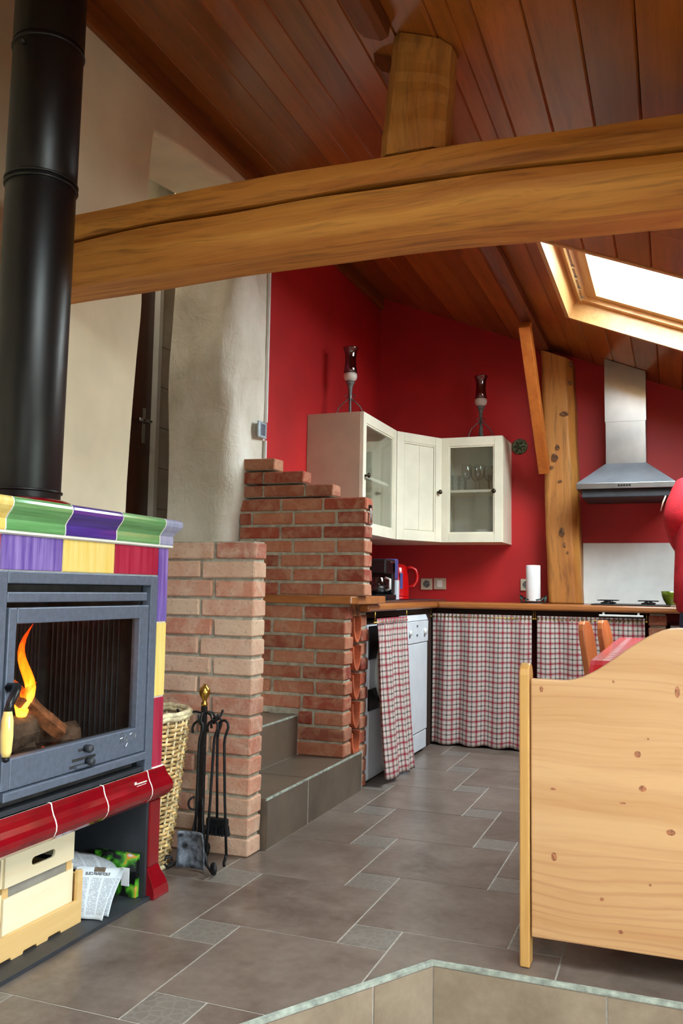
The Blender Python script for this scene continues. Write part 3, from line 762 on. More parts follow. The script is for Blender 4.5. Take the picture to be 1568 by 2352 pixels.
# bottle rack of terracotta half tiles between the bricks
RK = thing('bottle_rack', (-1.60, 4.07, .192), 'bottle rack of stacked terracotta half pipes set in the brick wall', 'bottle rack')
box('back_panel', M['mortar'], RK, -1.90, -1.72, 4.008, 4.132, .192, .868)
box('top_block', M['log'], RK, -1.66, -1.474, 4.010, 4.131, .852, .909)
for k in range(5):
    zt = .845-.139*k
    mb = MB(); n = 14; vs = []; fs = []
    for x, s_ in ((-1.464, 1.0), (-1.715, .9)):
        for r0 in (1.0, .82):
            for i in range(n+1):
                q = PI*i/n; vs.append((x, 4.07-math.cos(q)*.059*s_*r0, zt-math.sin(q)*.122*s_*(r0 if r0 == 1 else .90)))
    m = n+1
    for i in range(n):
        fs += [(i, i+1, m+i+1, m+i), (2*m+i, 3*m+i, 3*m+i+1, 2*m+i+1), (i, 2*m+i, 2*m+i+1, i+1), (m+i, m+i+1, 3*m+i+1, 3*m+i)]
    fs += [(0, m, 3*m, 2*m), (n, 2*m+n, 3*m+n, m+n)]
    mb.add(vs, fs).build('terracotta_tile', M['terracotta'], RK)
# right-hand brick pier under the worktop
RP = thing('brick_pier', (-.09, 5.6, 0), 'brick pier under the worktop beside the white oven', 'brick wall')
for k in range(12): brick(RP, -.146, -.040, 5.53, 5.74, k*c+.001, k*c+c-J, M['brick_red'])
box('mortar', M['mortar'], RP, -.137, -.049, 5.54, 5.73, .001, .867)

# ================================================================== WORKTOPS
WT = thing('worktop', (-1.4, 5.6, .872), 'varnished wooden kitchen worktop running along both red walls', 'worktop')
MB().prism([(-2.048, 4.13), (-1.425, 4.13), (-1.425, 5.478), (-2.048, 6.098)], 'z', .872, .912).build('worktop_panel', M['worktopy'], WT, bevel=.014, seg=4)
MB().prism([(-2.046, 6.098), (-1.423, 5.48), (1.15, 5.48), (1.15, 6.098)], 'z', .872, .912).build('worktop_panel', M['worktop'], WT, bevel=.014, seg=4)
box('shade_strip', M['deck'], WT, -1.46, -.16, 5.57, 5.59, .800, .8715)  # dark strips added to stand in for the shade under the worktop
box('shade_strip', M['deck'], WT, -1.50, -1.48, 4.25, 5.57, .838, .8715)
box('shade_panel', M['deck'], WT, -1.50, -1.48, 5.325, 5.57, .001, .838)  # dark filler, shade of the corner gap put in as colour
tag(MB().prism([(-2.045, 3.868), (-1.43, 3.868), (-1.40, 3.90), (-1.395, 4.30), (-2.045, 4.30)], 'z', .9125, .952).build('shelf_board', M['worktop'], org='base', bevel=.006),
    'brown wooden shelf board lying on the lower brick wall', 'shelf')

# ================================================================== STOVE
SV = thing('stove', (-1.8, 2.07, 0), 'wood burning stove clad in purple, yellow, green and red glazed tiles', 'stove')
FX = -1.57
YL, YR = 1.65, 2.49
mb = MB()
mb.box(-2.03, -1.575, YL+.006, 1.745, .31, 1.175); mb.box(-2.03, -1.575, 2.395, YR-.006, .31, 1.175)   # side cheeks
mb.box(-2.03, -1.98, 1.745, 2.395, .31, 1.175); mb.box(-1.98, -1.575, 1.745, 2.395, .985, 1.175); mb.box(-1.98, -1.575, 1.745, 2.395, .31, .405)
mb.build('body', M['steel_dark'], SV)
fb = MB().box(-1.979, -1.955, 1.746, 2.394, .44, .984).box(-1.955, -1.605, 1.746, 1.765, .44, .984).box(-1.955, -1.605, 2.375, 2.394, .44, .984).box(-1.955, -1.605, 1.765, 2.375, .41, .47).box(-1.955, -1.605, 1.765, 2.375, .945, .984).build('firebox', M['soot'], SV)
mb = MB()
for k in range(26): mb.tube([(-1.953, 1.90+k*.0175, .47), (-1.953, 1.90+k*.0175, .90)], .0042, 6)
mb.build('ribbed_plate', M['steel_dark'], fb)
mb = MB()
for k in range(14): mb.tube([(-1.93+k*.02, 2.374, .47), (-1.93+k*.02, 2.374, .90)], .0040, 6)
mb.build('ribbed_plate', M['steel_dark'], fb)
box('ash_guard', M['steel_dark'], fb, -1.64, -1.63, 1.80, 2.34, .47, .535)
def ring(mb, x0, x1, o, i):
    a, b, c, d = o; e, f, g, h = i
    mb.box(x0, x1, a, e, c, d); mb.box(x0, x1, f, b, c, d); mb.box(x0, x1, e, f, c, g); mb.box(x0, x1, e, f, h, d); return mb
fr = MB(); fr.box(-1.60, -1.566, 1.712, 1.748, .402, 1.018); fr.box(-1.60, -1.566, 2.392, 2.431, .402, 1.018); fr.box(-1.60, -1.566, 1.748, 2.392, .986, 1.018)
fr.build('frame', M['steel_blue'], SV, bevel=.003)
box('air_bar', M['steel_blue'], SV, -1.60, -1.574, 1.757, 2.383, .937, .964, bevel=.003)
DR = ring(MB(), -1.596, -1.566, (1.757, 2.383, .468, .924), (1.787, 2.335, .546, .883)).build('stove_door', M['steel_blue'], SV, bevel=.003)
box('door_lip', M['steel_blue'], DR, -1.60, -1.556, 1.757, 2.383, .443, .466, bevel=.003)
box('pane', M['stoveglass'], DR, -1.588, -1.584, 1.787, 2.335, .546, .883)
box('ash_lip', M['steel_dark'], SV, -1.70, -1.572, 1.748, 2.392, .405, .418)
# air slides on the door
for (y0, y1, z) in ((2.055, 2.125, .522), (2.03, 2.135, .497), (2.02, 2.12, .480)):
    box('air_slot', M['soot'], DR, -1.5665, -1.5655, y0, y1, z-.004, z+.004)
for (y, z) in ((2.085, .524), (2.095, .487)):
    MB().lathe([(.0, 0), (.010, .0), (.012, .018), (.008, .024), (0, .024)], (-1.565, y, z), 12, Matrix.Rotation(PI/2, 3, 'Y')).build('air_knob', M['steel_dark'], DR, smooth=True)
MB().box(-1.566, -1.555, 2.04, 2.13, .476, .481).build('air_lever', M['steel_blue'], DR)
# engraved script on the door
sc = [[(2.287, .505), (2.290, .535), (2.297, .542), (2.304, .540)], [(2.286, .524), (2.299, .526)], [(2.304, .512), (2.306, .532)], [(2.306, .512), (2.315, .532), (2.318, .512), (2.326, .530), (2.325, .506), (2.318, .497)],
      [(2.336, .530), (2.347, .534), (2.352, .522), (2.346, .515), (2.338, .517)], [(2.357, .527), (2.359, .516), (2.366, .517), (2.368, .528)], [(2.306, .498), (2.309, .494)]]
mb = MB()
for s in sc: mb.tube([(-1.5655, y-.035, z) for y, z in s], .0011, 5)
mb.build('engraved_script', M['inox'], DR)
hd = MB().tube([(-1.566, 1.768, .725), (-1.535, 1.762, .728), (-1.516, 1.735, .718), (-1.509, 1.712, .695), (-1.507, 1.703, .676)], [.012, .012, .011, .010, .010], 10).build('handle', M['blackplastic'], DR, smooth=True)
MB().lathe([(.0, 0), (.010, 0), (.0135, .012), (.0155, .05), (.0145, .085), (.011, .103), (.010, .108), (0, .108)], (-1.507, 1.703, .570), 16).build('yellow_grip', M['yellow'], hd, smooth=True)
MB().lathe([(.0, 0), (.008, .004), (.010, .014), (.0, .014)], (-1.507, 1.703, .555), 12).build('grip_end', M['iron'], hd, smooth=True)
# fire: logs, embers, flames
def log(name, a, b, r, mat, par, n=9):
    a, b = Vector(a), Vector(b); N = 8
    pts = [a.lerp(b, i/N)+Vector((nz(i*.7, r*9), nz(i*.7, 4), nz(i*.7, 8)))*r*.10 for i in range(N+1)]
    return MB().tube(pts, [r*(1+.18*nz(i*1.1, a.x*7, 2)) for i in range(N+1)], n).build(name, mat, par)
fire = fb
log('log', (-1.80, 1.80, .50), (-1.73, 2.02, .535), .055, M['charlog'], fire); log('log', (-1.90, 1.83, .52), (-1.86, 2.20, .515), .05, M['charlog'], fire)
log('log', (-1.73, 1.95, .70), (-1.68, 2.115, .555), .026, M['log'], fire, 5); log('log', (-1.75, 1.80, .535), (-1.72, 2.02, .575), .05, M['charlog'], fire); log('log', (-1.80, 2.00, .53), (-1.72, 2.22, .525), .048, M['charlog'], fire); log('log', (-1.70, 2.06, .50), (-1.68, 2.24, .492), .022, M['ember'], fire)
mb = MB()
for k in range(26):
    p = Vector((random.uniform(-1.86, -1.66), random.uniform(1.79, 2.25), .478)); r = random.uniform(.008, .02)
    mb.lathe([(0, -r), (r*.9, -r*.3), (r, .2*r), (r*.5, r*.8), (0, r*.9)], p, 6)
mb.build('embers', M['ember'], fire)['kind'] = 'stuff'
def flame_obj(base, h, w, lean, seed):
    pts = []; rs = []
    for i in range(13):
        t = i/12
        pts.append(Vector(base)+Vector((.02*math.sin(t*5+seed), lean*t**1.4+.018*math.sin(t*6.5+seed*2), h*t)))
        rs.append(max(.002, w*(math.sin(PI*min(1, (t*.85+.15)))**.8)*(1-.45*t)))
    return MB().tube(pts, rs, 12, flat=.55).build('flame', M['flame'], fire, smooth=True)
flame_obj((-1.72, 1.985, .635), .235, .034, .050, .3); flame_obj((-1.74, 1.965, .66), .20, .028, .0, 1.7); flame_obj((-1.70, 1.975, .62), .09, .026, .03, 3.1); flame_obj((-1.74, 1.945, .62), .10, .022, .01, 4.4)
fl = bpy.data.lights.new('fire_light', 'POINT'); fl.energy = .35; fl.color = (1, .45, .12); fl.shadow_soft_size = .06
fo = bpy.data.objects.new('fire_light', fl); col.objects.link(fo); fo.location = (-1.80, 1.99, .78)
# frieze and pilaster tiles (each tile a piece, white joints between)
box('tile_joint', M['tilejoint'], SV, -1.60, -1.5712, YL+.002, YR-.002, 1.018, 1.119)
box('tile_joint', M['tilejoint'], SV, -1.60, -1.5712, 2.432, YR-.002, .30, 1.018); box('tile_joint', M['tilejoint'], SV, -1.60, -1.5712, YL+.002, 1.711, .30, 1.018)
def ft(y0, y1, z0, z1, m, out=0): box('tile', M[m], SV, -1.60, -1.566+out, y0+.0022, y1-.0022, z0+.0022, z1-.0022, bevel=.0025)
ft(1.718, 1.955, 1.018, 1.112, 'purple'); ft(1.955, 2.192, 1.018, 1.112, 'yellow'); ft(2.192, 2.431, 1.018, 1.112, 'rasp'); ft(1.65, 1.718, 1.018, 1.112, 'rasp')
for (a, b, m) in ((.868, 1.112, 'purple'), (.628, .868, 'yellow'), (.402, .628, 'rasp')): ft(2.431, YR, a, b, m)
for (a, b, m) in ((.868, 1.018, 'green'), (.628, .868, 'rasp'), (.402, .628, 'purple')): ft(YL, 1.711, a, b, m)
box('side_tile', M['purple'], SV, -2.02, -1.60, YR-.006, YR, .402, 1.112); box('side_tile', M['purple'], SV, -2.02, -1.60, YL, YL+.006, .402, 1.112)
def moulding(name, prof, joints, mats, x=FX, wrap=True):
    for (y0, y1), m in zip(zip(joints, joints[1:]), mats):
        if y0 == 'L' or y1 == 'R': pass
        st = []
        if y0 == YL: st += [(-2.02, YL, 0, -1), (x, YL, 1, -1)]
        else: st += [(x, y0+.0020, 1, 0)]
        if y1 == YR: st += [(x, YR, 1, 1), (-2.02, YR, 0, 1)]
        else: st += [(x, y1-.0020, 1, 0)]
        MB().sweep(prof, st).build(name, M[m], SV, bevel=.002)
corn = [(-.03, 1.119), (.010, 1.119), (.012, 1.124), (.012, 1.136), (.016, 1.148), (.026, 1.160), (.038, 1.170), (.047, 1.180), (.050, 1.190), (.046, 1.199), (.036, 1.204), (.0, 1.206), (-.03, 1.206)]
corn = [(o*.70 if o > .012 else o, z) for o, z in corn]
moulding('cornice_tile', corn, [YL, 1.722, 1.951, 2.186, 2.421, YR], ['yellow', 'green', 'purple_deep', 'green', 'lilac'])
jl = [(o-.0012, z) for o, z in corn]; MB().sweep(jl, [(-2.02, YL, 0, -1), (FX, YL, 1, -1), (FX, YR, 1, 1), (-2.02, YR, 0, 1)]).build('tile_joint', M['tilejoint'], SV)
box('cornice_joint', M['tilejoint'], SV, -1.60, -1.558, YL-.008, YR+.010, 1.1125, 1.1185)
box('top_slab', M['cherry'], SV, -2.03, -1.60, YL+.01, YR-.01, 1.176, 1.2045)
low = [(-.03, .302), (.004, .302), (.016, .306), (.036, .318), (.046, .332), (.047, .346), (.040, .360), (.028, .374), (.020, .388), (.016, .400), (.010, .404), (-.03, .404)]
low = [(o*.66 if o > 0 else o, z) for o, z in low]
moulding('base_moulding', low, [YL, 1.717, 1.945, 2.172, 2.400, YR], ['cherry']*5)
jl = [(o-.001, z) for o, z in low]; MB().sweep(jl, [(-2.02, YL, 0, -1), (FX, YL, 1, -1), (FX, YR, 1, 1), (-2.02, YR, 0, 1)]).build('tile_joint', M['tilejoint'], SV)
box('white_joint', M['tilejoint'], SV, -1.60, -1.562, 2.432, YR+.004, .4035, .4075)
mb = MB(); mb.box(-1.5530, -1.5503, 2.318, 2.326, .376, .384)
for r_ in range(2):
    for q in range(7): mb.box(-1.5540+.001*r_, -1.5490, 2.330+q*.0075-.004*r_, 2.335+q*.0075-.004*r_, .3755-.007*r_, .3785-.007*r_)
mb.build('maker_mark', M['tilejoint'], SV)
foot = [(-.03, 0), (.05, 0), (.050, .012), (.044, .034), (.030, .056), (.014, .076), (.006, .092), (.004, .096), (-.03, .096)]
foot = [(o*.56 if o > 0 else o, z) for o, z in foot]
for (st) in ([(FX, 2.431, 1, 0), (FX, YR, 1, 1), (-2.02, YR, 0, 1)], [(-2.02, YL, 0, -1), (FX, YL, 1, -1), (FX, 1.709, 1, 0)]):
    MB().sweep(foot, st).build('plinth_tile', M['cherry'], SV, bevel=.002)
for (y0, y1) in ((2.431, YR), (YL, 1.709)): box('leg_tile', M['cherry'], SV, -1.62, -1.566, y0, y1, .097, .301, bevel=.003)
MB().box(-2.02, -1.572, 2.418, 2.431, .012, .302).box(-2.02, -1.572, 1.709, 1.722, .012, .302).box(-2.03, -2.01, 1.722, 2.418, .012, .302).box(-2.01, -1.59, 1.722, 2.418, .300, .309).build('log_store', M['steel_dark'], SV)
box('base_plate', M['steel_dark'], SV, -2.02, -1.556, 1.711, 2.430, .0008, .012)
MB().lathe([(.108, 1.204), (.140, 1.204), (.142, 1.212), (.136, 1.224), (.118, 1.232), (.108, 1.232)], (-1.79, 2.045, 0), 40).build('flue_collar', M['cherry'], SV, smooth=True)
# flue pipe
PP = thing('stove_pipe', (-1.79, 2.045, 1.2065), 'matt black flue pipe rising from the stove to the ceiling', 'pipe')
tilt = Matrix.Rotation(math.radians(-.55), 3, 'X')
def pipe(name, z0, z1, r):
    MB().lathe([(r, z0-1.2065), (r, z1-1.2065), (r-.004, z1-1.2065), (r-.004, z0-1.2065)], (0, 0, 0), 48, tilt).build(name, M['black'], PP, smooth=True, local=True, bevel=.001)
pipe('pipe_section', 1.233, 2.205, .1035); pipe('pipe_section', 2.205, 2.640, .1050); vs = []
for k in range(48):
    q = 2*PI*k/48; p = tilt @ Vector((.1065*math.cos(q), .1065*math.sin(q), 2.640-1.2065)); X_ = -1.79+p.x
    vs += [p, Vector((p.x, p.y+.004, zc(X_)-.006-1.2065))]
MB().add(vs, [(2*k, (2*k+2) % 96, (2*k+3) % 96, 2*k+1) for k in range(48)]).build('pipe_section', M['black'], PP, smooth=True, local=True)
for z in (1.255, 2.19, 2.205, 2.628):
    MB().lathe([(.1035, z-.004-1.2065), (.1085, z-.003-1.2065), (.1095, z-1.2065), (.1085, z+.003-1.2065), (.1035, z+.004-1.2065)], (0, 0, 0), 48, tilt).build('pipe_bead', M['black'], PP, smooth=True, local=True)
for (z, y) in ((2.175, .108), (2.60, .110), (2.60, -.112), (1.245, .108)):
    p = tilt @ Vector((.0, y, z-1.2065)); MB().lathe([(0, -.012), (.007, -.012), (.009, 0), (.007, .012), (0, .012)], p, 10, Matrix.Rotation(PI/2, 3, 'X')).build('clamp_screw', M['black'], PP, smooth=True, local=True)
# ================================================================== AROUND THE STOVE
# crate and tray in the log store
TR = thing('wooden_tray', (-1.72, 2.0, .012), 'low tan wooden tray with notched front inside the stove base', 'tray')
pts = [(1.80, .012)]
for k in range(4):
    y = 1.86+k*.098
    pts += [(y-.028, .012), (y-.024, .020), (y+.024, .020), (y+.028, .012)] if k < 3 else []
pts += [(2.172, .012), (2.172, .160), (2.150, .163), (2.150, .078), (1.80, .078)]
MB().prism(pts, 'x', -1.632, -1.620).build('front_board', M['tray'], TR, bevel=.001)
for q in ((-1.94, -1.632, 2.160, 2.172, .012, .150), (-1.94, -1.632, 1.80, 1.812, .012, .150), (-1.952, -1.94, 1.80, 2.172, .012, .150), (-1.94, -1.632, 1.812, 2.160, .012, .020)): box('board', M['tray'], TR, *q, bevel=.001)
CR = thing('wooden_crate', (-1.76, 2.0, .0205), 'pale wooden crate with handle slot standing in the stove base', 'crate')
Y0, Y1, XF = 1.866, 2.146, -1.6345
# upper end slat with a handle slot
mb = MB(); z0, z1 = .195, .279; h0, h1, hz0, hz1 = 1.978, 2.052, .226, .246
outer = [(Y0, z0), (Y1, z0), (Y1, z1), (Y0, z1)]
hole = []
for i in range(16):
    q = PI/2+PI*i/7.5 if i < 8 else PI*1.5+PI*(i-8)/7.5
    cy = h0 if i < 8 else h1
    hole.append((cy+math.cos(q)*.011 if i < 8 else cy+math.cos(q)*.011, (hz0+hz1)/2+math.sin(q)*.011))
def plate_with_hole(mb, outer, hole, x0, x1):
    bm = bmesh.new(); vs = [bm.verts.new((x0, y, z)) for y, z in outer]; hs = [bm.verts.new((x0, y, z)) for y, z in hole]
    es = [bm.edges.new((vs[i], vs[(i+1) % len(vs)])) for i in range(len(vs))] + [bm.edges.new((hs[i], hs[(i+1) % len(hs)])) for i in range(len(hs))]
    bmesh.ops.triangle_fill(bm, use_beauty=True, edges=es)
    r = bmesh.ops.extrude_face_region(bm, geom=list(bm.faces)); nv = [g for g in r['geom'] if isinstance(g, bmesh.types.BMVert)]
    bmesh.ops.translate(bm, verts=nv, vec=(x1-x0, 0, 0)); bm.verts.index_update()
    mb.add([v.co.copy() for v in bm.verts], [[v.index for v in f.verts] for f in bm.faces]); bm.free(); return mb
plate_with_hole(mb, outer, hole, XF-.007, XF).build('slat', M['crate'], CR)
box('slat', M['crate'], CR, XF-.007, XF, Y0, Y1, .025, .168, bevel=.001)
for y in (Y0, Y1-.022): box('corner_post', M['tray'], CR, XF-.025, XF-.007, y, y+.022, .021, .277)
for y in (Y0, Y1-.022): box('corner_post', M['tray'], CR, -1.915, -1.897, y, y+.022, .021, .277)
for (z0, z1) in ((.195, .279), (.110, .180), (.025, .095)):
    for y in (Y0-.008, Y1): 
        if y > 2 or True: box('slat', M['crate'], CR, -1.915, XF-.007, y, y+.008, z0, z1, bevel=.001)
    box('slat', M['crate'], CR, -1.922, -1.915, Y0, Y1, z0, z1, bevel=.001)
box('liner', M['cement'], CR, XF-.012, XF-.009, Y0+.023, Y1-.023, .026, .205)
box('bottom_board', M['crate'], CR, -1.915, XF-.007, Y0, Y1, .021, .026)
# newspapers and magazine
def sheet(name, label, c4, bulge, mat=M['news'], nseg=14):
    a, b, c, d = (Vector(p) for p in c4)          # bl, br, tr, tl
    nrm = (b-a).cross(d-a).normalized()
    def fn(u, v): return a.lerp(b, u).lerp(d.lerp(c, u), v) + nrm*(bulge*math.sin(PI*v)+.004*math.sin(u*7+v*3))
    o = MB().grid(fn, nseg, nseg, lambda u, v: (u, v)).build(name, mat, None, smooth=True, org='base', solid=.003)
    return tag(o, label, 'newspaper')
sheet('newspaper', 'printed newspaper page leaning in the stove base beside the crate', [(-1.650, 2.188, .0145), (-1.566, 2.200, .0145), (-1.628, 2.375, .105), (-1.668, 2.205, .152)], .010)
sheet('newspaper', 'folded newspaper with a photo lying behind the leaning page', [(-1.690, 2.195, .145), (-1.650, 2.385, .088), (-1.715, 2.398, .118), (-1.735, 2.215, .198)], .008)
sheet('newspaper', 'newspaper page edge showing behind the leaning printed page', [(-1.650, 2.222, .0145), (-1.568, 2.232, .0145), (-1.630, 2.398, .094), (-1.684, 2.240, .136)], .010)
mg = thing('magazine_box', (-1.66, 2.39, .0125), 'black and green printed carton behind the newspapers', 'carton')
MB().box(-1.745, -1.588, 2.396, 2.414, .0125, .142).build('cover', M['mag'], mg); MB().box(-1.640, -1.612, 2.3935, 2.396, .045, .100).build('white_label', M['paper'], mg)

# wicker basket
BK = thing('wicker_basket', (-1.80, 2.69, 0), 'tall tapered wicker basket between stove and brick partition', 'basket')
BC = Vector((-1.80, 2.69, 0)); r0, r1, bh = .118, .182, .535
def br(z): return r0+(r1-r0)*(z/bh)**.85
NS = 30
mb = MB(); nr = 34
for k in range(nr):
    z = .012+k*(bh-.03)/nr; pts = []
    for i in range(NS*2):
        q = PI*i/NS; s = 1 if (i//2+k) % 2 else -1
        rr = br(z)+.0055*s*(1 if i % 2 == 0 else .2)
        pts.append(BC+Vector((rr*math.cos(q), rr*math.sin(q), z+.001*math.sin(i+k))))
    mb.tube(pts, .0062, 5, closed=True)
mb.build('weave', M['wicker'], BK, smooth=True)
for i in range(NS):
    q = 2*PI*(i+.25)/NS
    MB().tube([BC+Vector((br(z)*math.cos(q), br(z)*math.sin(q), z)) for z in (.004, .14, .28, .42, bh)], .0045, 5).build('stake', M['wicker_light'], BK, smooth=True)
for z, r in ((bh-.008, .011), (bh+.004, .010), (.010, .010)):
    pts = [BC+Vector(((br(min(z, bh))+.003*math.sin(i*1.9))*math.cos(2*PI*i/48), (br(min(z, bh))+.003*math.sin(i*1.9))*math.sin(2*PI*i/48), z+.003*math.sin(i*2.4))) for i in range(48)]
    MB().tube(pts, r, 7, closed=True).build('rim', M['wicker_light'], BK, smooth=True)
MB().lathe([(0, .004), (r0-.004, .004), (r0-.004, .016), (0, .016)], BC, 24).build('bottom', M['wicker'], BK)
for k in range(7):
    q = k*.9; a = BC+Vector((.05*math.cos(q), .05*math.sin(q), .022+.001*k)); b = BC+Vector((.11*math.cos(q+.5), .10*math.sin(q+.5), .47+.012*(k % 3)))
    tag(MB().tube([a, a.lerp(b, .5)+Vector((.006, 0, 0)), b], .014, 6).build('kindling_stick', M['charlog'], None, org='base'), 'dark kindling stick standing inside the wicker basket', 'kindling', 'kindling in the basket')

# fireside tool stand
TS = Vector((-1.592, 2.80, 0))
FT = thing('fire_tool_stand', TS, 'black wrought iron fireside tool stand with brass ball', 'tool stand')
MB().box(TS.x-.009, TS.x+.009, TS.y-.009, TS.y+.009, .10, .555).build('pole', M['iron'], FT, bevel=.002)
MB().lathe([(0, .555), (.010, .555), (.013, .563), (.008, .572), (.009, .580), (.018, .594), (.021, .606), (.017, .620), (.008, .628), (.005, .634), (0, .635)], (TS.x, TS.y, 0), 20).build('brass_ball', M['brass'], FT, smooth=True)
def scroll(dx, dy):
    d = Vector((dx, dy, 0)); L = d.length; d.normalize(); pts = []
    for (s, z) in ((.012, .22), (.018, .17), (.030, .11), (.055, .055), (.085, .020), (L, .009)): pts.append(TS+d*s+Vector((0, 0, z)))
    for i in range(1, 12):
        q = -PI/2+i*.55; r = .022-.0013*i
        pts.append(TS+d*(L+r*math.cos(q))+Vector((0, 0, .026+r*math.sin(q)+.004)))
    return MB().tube(pts, .0075, 8, flat=.6).build('foot', M['iron'], FT, smooth=True)
scroll(.108, -.098); scroll(-.072, -.090); scroll(-.02, .090)
for (dx, dy) in ((.04, -.06), (-.05, -.05)):
    d = Vector((dx, dy, 0)).normalized(); pts = []
    for i in range(10):
        q = PI*.5-i*.5; r = .022; pts.append(TS+d*(.026+r*math.cos(q))+Vector((0, 0, .215+r*math.sin(q))))
    MB().tube(pts, .004, 6).build('scroll', M['iron'], FT, smooth=True)
hooks = {'shovel': Vector((.022, -.068, 0)), 'spare': Vector((-.098, .008, 0)), 'brush': Vector((.030, .050, 0)), 'poker': Vector((.060, -.030, 0)), 'tongs': Vector((.092, -.012, 0))}
for nm, d in hooks.items():
    if nm == 'tongs': continue
    e = d.normalized(); L = d.length
    pts = [TS+Vector((0, 0, .528)), TS+e*L*.35+Vector((0, 0, .534)), TS+e*L*.62+Vector((0, 0, .530)), TS+e*L*.80+Vector((0, 0, .510)), TS+e*L*.95+Vector((0, 0, .502)), TS+e*(L*1.0+.008)+Vector((0, 0, .512)), TS+e*(L+.020)+Vector((0, 0, .536))]
    MB().tube(pts, .0042, 6).build('hook_arm', M['iron'], FT, smooth=True)
def tool(name, label, d, zend, off=(0, 0), extra=None):
    p = TS+d; T = thing(name, (p.x, p.y, zend), label, 'fire tool')
    x, y = p.x, p.y; ox, oy = off
    pts = [(x-.026, y, .470), (x-.028, y, .488), (x-.022, y, .502), (x-.010, y, .511), (x+.002, y, .512), (x+.012, y, .503), (x+.014, y, .487), (x+.008, y, .470), (x+.002, y, .452), (x, y, .43), (x+ox*.4, y+oy*.4, (.43+zend)/2), (x+ox, y+oy, zend)]
    MB().tube(pts, .0050, 8).build('shaft', M['iron'], T, smooth=True)
    if extra: extra(T, x+ox, y+oy)
    return T
def pan(T, x, y):
    def fn(u, v):
        w = .050+.006*v; X_ = x+(u-.5)*2*w; lift = .018*(abs(u-.5)*2)**4
        return Vector((X_-.004*v, y-.006-lift-.016*(1-v)**3, .140-.128*v))
    MB().grid(fn, 14, 10).build('pan', M['shovel'], T, smooth=True, solid=.003)
tool('fire_shovel', 'ash shovel with worn steel pan hanging on the tool stand', hooks['shovel'], .137, (-.002, -.004), pan)
def brush(T, x, y):
    box('brush_head', M['iron'], T, x-.04, x+.042, y-.014, y+.014, .125, .155, bevel=.006)
    mb = MB(); rr = random.Random(3)
    for i in range(260):
        a = rr.uniform(-.042, .044); b = rr.uniform(-.015, .015)
        mb.tube([(x+a, y+b, .128), (x+a*1.08+rr.uniform(-.004, .004), y+b*1.3, .095)], .0014, 3)
    o = mb.build('bristles', M['blackplastic'], T); o['kind'] = 'stuff'
tool('hearth_brush', 'black hearth brush hanging behind the tool stand pole', hooks['brush'], .154, (.008, 0), brush)
def hookend(T, x, y): MB().tube([(x, y, .035), (x+.001, y-.002, .022), (x-.004, y-.004, .012), (x-.010, y-.006, .010)], .0045, 6).build('tip', M['iron'], T, smooth=True)
tool('fire_poker', 'slim twisted iron poker hanging on the tool stand', hooks['poker'], .034, (-.018, -.004), hookend)
def tip2(T, x, y): MB().tube([(x, y, .050), (x-.004, y, .036), (x-.008, y-.001, .022), (x-.006, y-.002, .010)], .0052, 6).build('tip', M['iron'], T, smooth=True)
tool('fire_rake', 'plain curved iron rod hanging outermost on the tool stand', hooks['tongs'], .049, (.020, 0), tip2)

# ================================================================== KITCHEN: CURTAINS AND APPLIANCES
def curtain(name, label, a0, a1, z0, z1, pos, along, mat, b0=None, b1=None, folds=9, amp=.014, swing=0., zb=None, seed=0):
    b0 = a0 if b0 is None else b0; b1 = a1 if b1 is None else b1
    C_ = thing(name, ((a0+a1)/2, pos, z0) if along == 'x' else (pos, (a0+a1)/2, z0), label, 'curtain')
    L = (a1-a0)*1.15
    def fn(u, v):
        t = 1-v                                           # t=0 top
        s = a0+(a1-a0)*u; e = b0+(b1-b0)*u; w = s+(e-s)*t**1.2
        k = min(1, t*3+.25)
        d = amp*k*(math.sin(u*folds*2*PI+seed+.7*math.sin(u*5+seed))+.45*math.sin(u*folds*4.3+1.3+seed+t*1.5))
        if t < .05: d = amp*.5*math.sin(u*folds*13*PI)
        w += .006*math.cos(u*folds*2*PI+seed)*t
        zz0 = z0+(zb[0]+(zb[1]-zb[0])*u if zb else 0)+.006*math.sin(u*folds*2*PI+seed)
        z = z1+(zz0-z1)*t
        off = pos+d+swing*t**1.6*(1 if along == 'y' else 0)-(.0)
        return Vector((w, pos+d-swing*t, z)) if along == 'x' else Vector((off, w, z))
    MB().grid(fn, folds*30, 36, lambda u, v: (u*L, (v)*(z1-z0))).build('cloth', mat, C_, smooth=True, solid=.0015)
    if along == 'x':
        MB().tube([(a0-.012, pos, z1-.02), (a1+.012, pos, z1-.02)], .004, 8).build('rod', M['brass'], C_, smooth=True)
        ends = ((a0-.010, pos), (a1+.010, pos))
    else:
        MB().tube([(pos, a0-.045, z1-.02), (pos, a1+.02, z1-.02)], .004, 8).build('rod', M['brass'], C_, smooth=True)
        ends = ((pos, a0-.025), (pos, a1+.01))
    for (x, y) in ends:
        MB().tube([(x, y, z1-.018), (x, y, .8715)], .0028, 6).build('hanger', M['brass'], C_, smooth=True)
        MB().lathe([(0, -.008), (.006, -.004), (.008, 0), (.006, .004), (0, .008)], (x, y, z1-.02), 10).build('finial', M['brass'], C_, smooth=True)
    return C_
curtain('check_curtain', 'wide red check curtain under the worktop beside the dishwasher', -1.470, -.832, .012, .838, 5.515, 'x', M['tartan'], -1.478, -.845, 4, .011, 0, None, .4)
curtain('check_curtain', 'red check curtain under the hob beside the brick pier', -.800, -.165, .02, .838, 5.515, 'x', M['tartan'], None, None, 4, .011, 0, None, 2.2)
curtain('check_curtain', 'narrow red check curtain half covering the washing machine', 4.205, 4.725, .0, .838, -1.412, 'y', M['tartan2'], 4.215, 4.735, 3, .013, .05, (.030, -.006+.008), 1.1)
